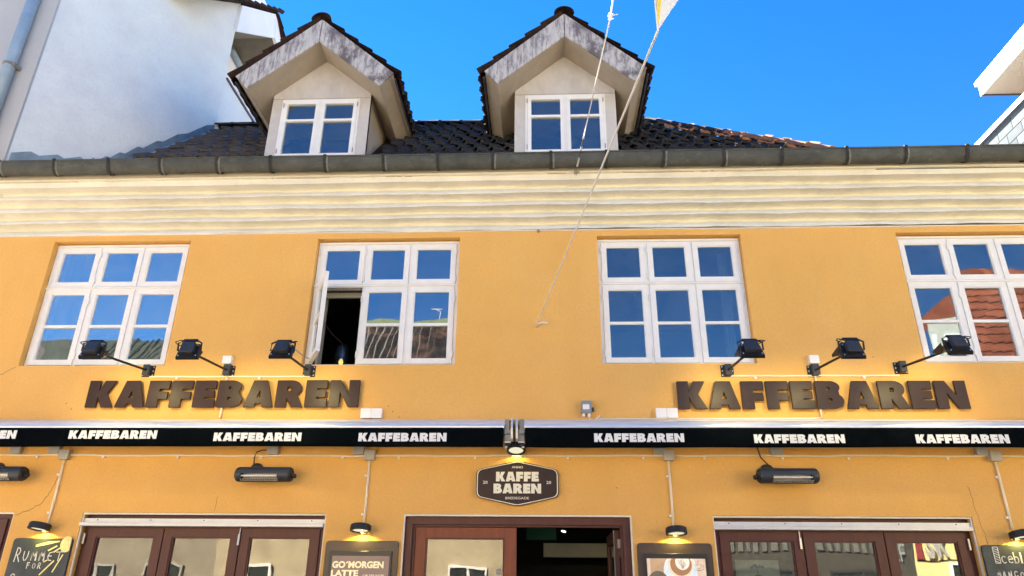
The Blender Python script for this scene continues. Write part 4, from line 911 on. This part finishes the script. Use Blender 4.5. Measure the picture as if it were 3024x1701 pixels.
# ================================================================== ROPES AND PENNANT
t = thing('rope', 'thin white rope from the wall hook up across the right dormer to the yellow pennant', 'rope', (-.053, 0, 4.27))
A = Vector((-.053, -.055, 4.262)); B = Vector((.642, -4.2, 4.409))
pts = [A.lerp(B, i/60)+Vector((0, 0, -.35*math.sin(math.pi*i/60)*0)) for i in range(61)]
# the rope hangs in a shallow curve: most of it lies above the straight line seen from the street
MB().tube(pts, [.0052+.0022*i/60 for i in range(61)], 8).build('strand', ROPE, t, smooth=True)
MB().tube([A, A+Vector((.02, -.03, .0)), A+Vector((.07, -.03, .012)), A+Vector((.12, -.02, .008))], .007, 8).build('rope_tail', ROPE, t)
MB().tube([(-.055, .0, 4.25), (-.055, -.05, 4.25), (-.055, -.065, 4.268), (-.055, -.055, 4.285)], .006, 8).build('hook', SCREW, t)
t = thing('pennant', 'yellow and white pennant tied to the thick rope at the top edge', 'pennant', (.642, -4.2, 4.409))
for x0, x1, m in ((.640, .690, FLAG), (.690, .775, FLAGW)):
    pass
tip = Vector((.642, -4.2, 4.409)); vs = []; n = 10
for i in range(n+1):
    f = i/n; z = tip.z+.30*f; l = tip.x+.006*f; r = tip.x+.006*f+.165*f; 
    for k in range(5): q = k/4; vs.append((l+(r-l)*q, tip.y-.02*f*math.sin(q*3+f*2), z))
F_ = [(i*5+k, i*5+k+1, i*5+6+k, i*5+5+k) for i in range(n) for k in range(4)]
mb = MB(); mb.v = [Vector(v) for v in vs]; mb.f = F_; mb.mi = [0 if (j % 4) < 1 else 1 for j in range(len(F_))]
mb.build('cloth', [FLAG, FLAGW], t, smooth=True, fix=False)
MB().tube([tip+Vector((-.001, 0, -.01)), tip+Vector((.0, 0, .3))], .005, 6).build('edge_cord', ROPE, t)
t = thing('anchored_rope', 'rope with knot and shackles hooked under the gutter before the right dormer', 'rope', (.408, -.30, 6.014))
H = Vector((.408, -.34, 6.02)); K = Vector((.595, -2.6, 6.085)); TOP = Vector((.66, -2.6, 6.33)); K = Vector((.601, -2.6, 6.082))
Kp = Vector((.600, -2.6, 6.073)); 
dv = (Kp-H); P = lambda f: H+dv*f
MB().tube([P(.03), P(.10)], .011, 6).build('shackle', SCREW, t); MB().tube([P(.10), P(.17)], .005, 6).build('shackle', GREYM, t); MB().tube([P(.17), P(.19)], .013, 8).build('shackle', SCREW, t); MB().tube([P(.19), P(.26)], .006, 6).build('shackle', CABLE, t); MB().tube([P(.255), P(.275)], .010, 8).build('shackle', SCREW, t)
MB().tube([P(.27), P(1)], .0058, 8).build('strand', ROPE, t, smooth=True)
MB().tube([Kp, Vector((.622, -2.6, 6.21)), Vector((.70, -2.7, 6.9))], .0075, 8).build('strand', ROPE, t)
mb = MB()
for k in range(14):
    a = k*1.9; c = Kp+Vector((.012*math.cos(a), -.012*math.sin(a), -.03+.005*k)); d = Vector((math.cos(a*1.7), math.sin(a), .5)).normalized()*.014; mb.tube([c-d, c, c+d], .0055, 6)
mb.tube([Kp, Kp+Vector((.03, -.02, -.008)), Kp+Vector((.062, -.02, .002))], .004, 6); mb.build('knot', ROPE, t)
mb = MB()
for k in range(12):
    a = k*2.1; c = Vector((.405, -.335, 5.985))+Vector((.02*math.cos(a), -.01, .022*math.sin(a*1.3))); d = Vector((math.cos(a), -.3, math.sin(a*1.4))).normalized()*.022; mb.tube([c-d, c+Vector((0, -.006, 0)), c+d], .004, 5)
mb.tube([(.408, -.30, 5.99), (.408, -.345, 6.0), (.408, -.345, 6.03)], .008, 6)
mb.build('hook_knot', mat('grey_old_rope', (.34, .29, .23), .9, .3, 60), t)
t = thing('wall_hook', 'small rusty eye screw at the bottom edge of the cornice above the rope hook', 'hook', (-.03, 0, 5.41))
MB().tube([(-.03, .0, 5.405), (-.03, -.045, 5.405)], .005, 6).build('shank', SCREW, t); MB().tube([(-.03+.014*math.cos(a), -.05, 5.395+.014*math.sin(a)) for a in [i*math.pi/5 for i in range(11)]], .004, 6).build('eye', GREYM, t)

# ================================================================== WHITE HOUSE ON THE LEFT
wh = thing('white_house', 'tall white rendered house rising behind the left end of the yellow one', 'building', (-7, 2, 0))
def top(y): return 9.36+.82*max(y, -.25)
mb = MB(); sub = []
for j in range(len(WP)-1):
    (xa, ya), (xb, yb) = WP[j], WP[j+1]; m_ = 3
    for i in range(m_): f = i/m_; sub.append((xa+(xb-xa)*f, ya+(yb-ya)*f))
sub.append(WP[-1])
vs = []
for x, y in sub:
    tz = top(y)+max(0, -5.4-x)*.55
    for k in range(7): vs.append((x, y, 5.9+(tz-5.9)*k/6))
mb.add(vs, [(i*7+j, i*7+7+j, i*7+8+j, i*7+1+j) for i in range(len(sub)-1) for j in range(6)])
mb.build('side_wall', HOUSEW, wh, smooth=True, fix=False)
MB().add([(-5.13, 1.87, 6), (-5.13, 1.87, 9.33), (-5.13, 4.6, 9.33), (-5.13, 4.6, 6)], [(0, 1, 2, 3)]).build('side_wall', HOUSEW, wh, fix=False)
box('corner_pier', mat('grey_white_wall', (.50, .50, .50), .9, .06, 1, .4, 30), wh, -12, -6.452, -.235, .5, 5.9, 10)
MB().add([(-5.13, 1.87, 9.33), (-6.0, 1.87, 9.33), (-6.0, 1.87, 10.9), (-5.13, 1.87, 10.9)], [(0, 1, 2, 3)]).build('end_face', HOUSEW, wh, fix=False)
box('coping', SLATED, wh, -5.14, -5.105, 1.90, 4.7, 9.30, 9.335); box('coping', LEAD, wh, -6.0, -5.15, 1.9, 4.7, 9.29, 9.31)
box('rear_wall', HOUSEB, wh, -6.6, -6.0, 1.9, 6.5, 9.3, 13.5)
# projecting gable end: white verge board with dark soffit
V0, V1, V2 = (1.84, 10.83), (3.06, 11.83), (4.6, 11.25)
MB().prism([[V0, V1, (3.20, 11.37), (1.84, 10.26)]], lambda y, z: (-5.08, y, z), lambda y, z: (-5.14, y, z)).build('verge_board', HOUSEB, wh)
MB().prism([[V1, V2, (4.6, 10.9), (3.22, 11.385)]], lambda y, z: (-5.075, y, z), lambda y, z: (-5.14, y, z)).build('verge_board', HOUSEB, wh)
MB().add([(-5.14, 1.86, 10.28), (-6.0, 1.86, 10.28), (-6.0, 3.2, 11.37), (-5.14, 3.2, 11.37), (-6.0, 4.6, 10.9), (-5.14, 4.6, 10.9)], [(0, 1, 2, 3), (3, 2, 4, 5)]).build('soffit', DSOFF, wh, fix=False)
MB().tube([(-5.93, 3.30, 11.20), (-5.93, 4.5, 11.12)], .06, 12).build('roof_gutter', PIPE, wh, smooth=True)
MB().add([(-5.04, .7, 9.95), (-5.9, .7, 9.95), (-5.9, 3.06, 11.88), (-5.04, 3.06, 11.88), (-5.9, 6.5, 9.2), (-5.04, 6.5, 9.2)], [(0, 1, 2, 3), (3, 2, 4, 5)]).build('roof_slope', TILER, wh, fix=False)
d0 = Vector((0, 1.22, 1.0)).normalized()
for i in range(11):
    p = Vector((-5.24, .75, 10.02))+d0*.30*i; place(T_RED, 'roof_tile', wh, frame(p+Vector((0, 0, -.01)), EX, d0))
d1 = Vector((0, -1.54, .58)).normalized()
for i in range(5): place(T_RED, 'roof_tile', wh, frame(Vector((-5.02, 4.5, 11.28))+d1*.30*i+Vector((0, 0, .02)), -EX, d1))
dp = thing('downpipe', 'blue-grey zinc downpipe on the white wall at the top left corner', 'downpipe', (-6.74, -.33, 6.2))
MB().tube([(-6.735, -.31, 6.24), (-6.735, -.31, 10.5)], .072, 16).build('pipe', PIPE, dp, smooth=True)
MB().tube([(-6.735, -.31, 7.70), (-6.735, -.31, 7.74)], .079, 16).build('clamp', ALUG, dp); MB().box(-6.67, -6.63, -.36, -.22, 7.69, 7.73).build('clamp_bolt', ALUG, dp)

# ================================================================== HOUSE ON THE RIGHT
rh = thing('slate_house', 'slate-clad building with a flat white-edged roof overhang at the right edge', 'building', (8, 2, 0))
XS = 7.0
mb = MB(); mb.add([(XS+.03, -.1, 5), (XS+.03, 6, 5), (XS+.03, 6, 8.24), (XS+.03, -.1, 8.24)], [(0, 1, 2, 3)]); mb.add([(XS+.03, -.1, 5), (XS+4, -.1, 5), (XS+4, -.1, 8.24), (XS+.03, -.1, 8.24)], [(0, 1, 2, 3)]); mb.build('side_wall', SLATED, rh, fix=False)
sm = bpy.data.meshes.new('slate'); sm.from_pydata([(0, 0, 0), (0, .335, 0), (0, .335, .20), (0, 0, .20), (-.012, 0, 0), (-.012, .335, 0), (-.004, .335, .20), (-.004, 0, .20)], [], [(4, 7, 6, 5), (0, 1, 5, 4), (0, 4, 7, 3), (1, 2, 6, 5), (3, 7, 6, 2)]); sm.materials.append(SLATE)
for r in range(10):
    for c in range(10):
        z = 8.02-r*.16; y = .1+c*.345+(.17 if r % 2 else 0)
        if y > 3.3: continue
        o = bpy.data.objects.new('slate', sm); link(o, rh); o.location = Vector((XS+.026-.0, y, z))-org(rh)
box('top_trim', SLATED, rh, XS-.04, XS+.1, -.1, 6, 8.22, 8.30)
flat([rect(XS, XS+5, 8.93, 9.16)], -2.5, 2.18).build('roof_overhang', SOFF, rh)
box('white_fascia', WHITEF, rh, XS-.03, XS-.001, -2.5, 2.19, 8.915, 9.10); box('white_fascia_cap', WHITEF, rh, XS-.055, XS-.001, -2.5, 2.22, 9.105, 9.175)
box('rear_trim', SLATED, rh, XS-.02, XS+5, 2.185, 2.21, 8.91, 8.97)
box('core', SLATED, rh, XS+1.6, XS+4, 0, 2, 8.2, 8.95)

# ================================================================== HOUSES ACROSS THE STREET (seen in the glass)
OY = -10.0
def opp_wall(name, label, x0, x1, h, m, wins, fm, parent_extra=None, doorz=.9, top=2.2):
    t = thing(name, label, 'building', ((x0+x1)/2, OY, 0))
    box('front_wall', m, t, x0, x1, OY-.4, OY, 0, h)
    for (a, b) in wins:
        box('window_pane', DARKG, t, a+.05, b-.05, OY-.02, OY+.012, doorz, top-.05)
        flat([rect(a, b, doorz-.05, top), rect(a+.05, b-.05, doorz, top-.05)], OY, OY+.05).build('window_frame', fm, t)
        box('window_mullion', fm, t, (a+b)/2-.03, (a+b)/2+.03, OY+.012, OY+.045, doorz, top-.05)
    return t
o1 = opp_wall('opposite_house', 'beige rendered house with dark green roof, seen mirrored in the left windows', -19, -7.6, 5.2, OPPB2, [(-12.6, -11.2), (-10.9, -10.0), (-9.3, -8.4)], PLASTG)
MB().add([(-19, OY+.3, 5.1), (-7.6, OY+.3, 5.1), (-7.6, -13, 8.75), (-15.0, -13, 8.75), (-19, -13, 8.75)], [(0, 1, 2, 3, 4)]).build('roof', GRNR, o1, fix=False)
MB().add([(-20.5, OY+.1, 5.1), (-14.6, OY+.1, 5.1), (-13.0, OY+.1, 7.35), (-14.3, OY+.1, 8.4), (-16.3, OY+.1, 9.9), (-20.5, OY+.1, 9.9)], [(0, 1, 2, 3, 4, 5)]).build('gable', OPPG, o1, fix=False)
mb = MB()
for i in range(26):
    x = -13.2+i*.22; mb.box(x, x+.03, OY-.0, OY+.01, 0, 0)
o2 = opp_wall('opposite_house', 'beige rendered house with brown-black ribbed roof, seen mirrored in the open window', -7.6, -.6, 5.2, OPPB, [(-7.3, -6.3), (-4.6, -3.7), (-2.2, -1.3)], WHITEW)
MB().add([(-7.6, OY+.3, 5.1), (-.6, OY+.3, 5.1), (-.6, -13, 9.32), (-7.6, -13, 9.20)], [(0, 1, 2, 3)]).build('roof', BRNR, o2, fix=False)
for i in range(34):
    x = -7.5+i*.205; mb = MB(); mb.tube([(x, OY+.28, 5.15), (x+.02, -13, 9.25)], .022, 4); mb.build('roof_rib', BATT, o2)
for i in range(27):
    x = -13.1+i*.205; mb = MB(); mb.tube([(x, OY+.28, 5.15), (x+.02, -13, 8.78)], .030, 4); mb.build('roof_rib', GRNR, o1)
box('ridge_cap', mat('moss_green_ridge', (.09, .11, .05), .9, .3, 5), o2, -7.6, -.6, -13.1, -12.95, 9.20, 9.33)
ant = MB(); ant.tube([(-3.15, -13, 9.3), (-3.15, -13, 9.62), (-3.3, -13, 9.72)], .012, 5); ant.box(-3.42, -3.1, -13.01, -12.99, 9.71, 9.725); ant.build('aerial', PLASTG, o2)
box('skylight', PLASTG, o2, -3.9, -3.2, -12.1, -11.9, 7.3, 7.38)
o3 = opp_wall('opposite_house', 'low dark timber shopfront, seen mirrored in the right shop window', -.6, 8.35, 4.4, OPPD, [(1.0, 3.0), (4.2, 5.6), (6.4, 7.8)], OPPG)
for i in range(28):
    x = 2.6+i*.2; box('plank', mat('pale_plank', (.12, .12, .11), .8, .3, 4), o3, x, x+.11, OY+.01, OY+.04, 2.55, 4.2)
o4 = opp_wall('opposite_house', 'yellow rendered house with orange tiled roof, seen mirrored in the rightmost windows', 8.35, 22, 5.2, OPPY, [(9.0, 10.3), (12, 13.2)], WHITEF, top=2.35)
box('string_line', OPPD, o4, 8.4, 22, OY, OY+.02, 2.41, 2.435)
# white upper storey + hip roof of tiles
MB().add([(9.6, OY+.35, 5.2), (10.6, OY+.35, 5.2), (10.6, OY+.35, 8.15), (9.6, OY+.35, 7.95)], [(0, 1, 2, 3)]).build('attic_front', OPPW, o4, fix=False)
for (a, b, c, d) in ((9.95, 10.35, 7.1, 7.6), (9.95, 10.35, 6.2, 6.8), (9.66, 9.75, 6.9, 7.6)):
    box('window_pane', DARKG, o4, a+.05, b-.05, OY+.36, OY+.38, c+.05, d-.05); flat([rect(a, b, c, d), rect(a+.05, b-.05, c+.05, d-.05)], OY+.355, OY+.39).build('window_frame', WHITEF, o4)
RA, RB, RC, RD = Vector((10.0, OY+.1, 7.7)), Vector((22, OY+.1, 6.0)), Vector((22, -13, 10.3)), Vector((12.6, -13, 10.3))
MB().add([Vector((10.6, OY+.2, 6.6)), RB, RC, RD, Vector((11.2, -13, 9.2))], [(0, 1, 2, 3, 4)]).build('roof', ORNG, o4, fix=False)
tm2 = tile_mesh('roof_tile', .30, .45, ORNG)
nn = 0
for r in range(13):
    for c in range(22):
        x = 10.6+c*.27+r*.0; y = OY+.15-r*.27; z = 6.70+r*.335
        if x < 10.75+r*.16: continue
        nn += 1
        if nn < 290: place(tm2, 'roof_tile', o4, frame(Vector((x+.3, y, z)), (-1, 0, 0), (0, -.63, .78)))
text('SK', 8.62, 9.02, 2.48, .50, OY+.09, SCREW, o4, name='sign_letter', off=.03); box('sign_disc', mat('red_sign_enamel', (.25, .03, .03), .5, .05, 4), o4, 8.40, 8.56, OY+.02, OY+.06, 2.45, 2.95)
text('AF', 7.75, 8.1, 2.40, .34, OY+.06, RELAY, o3, name='sign_letter')

print('objects', len(bpy.data.objects))
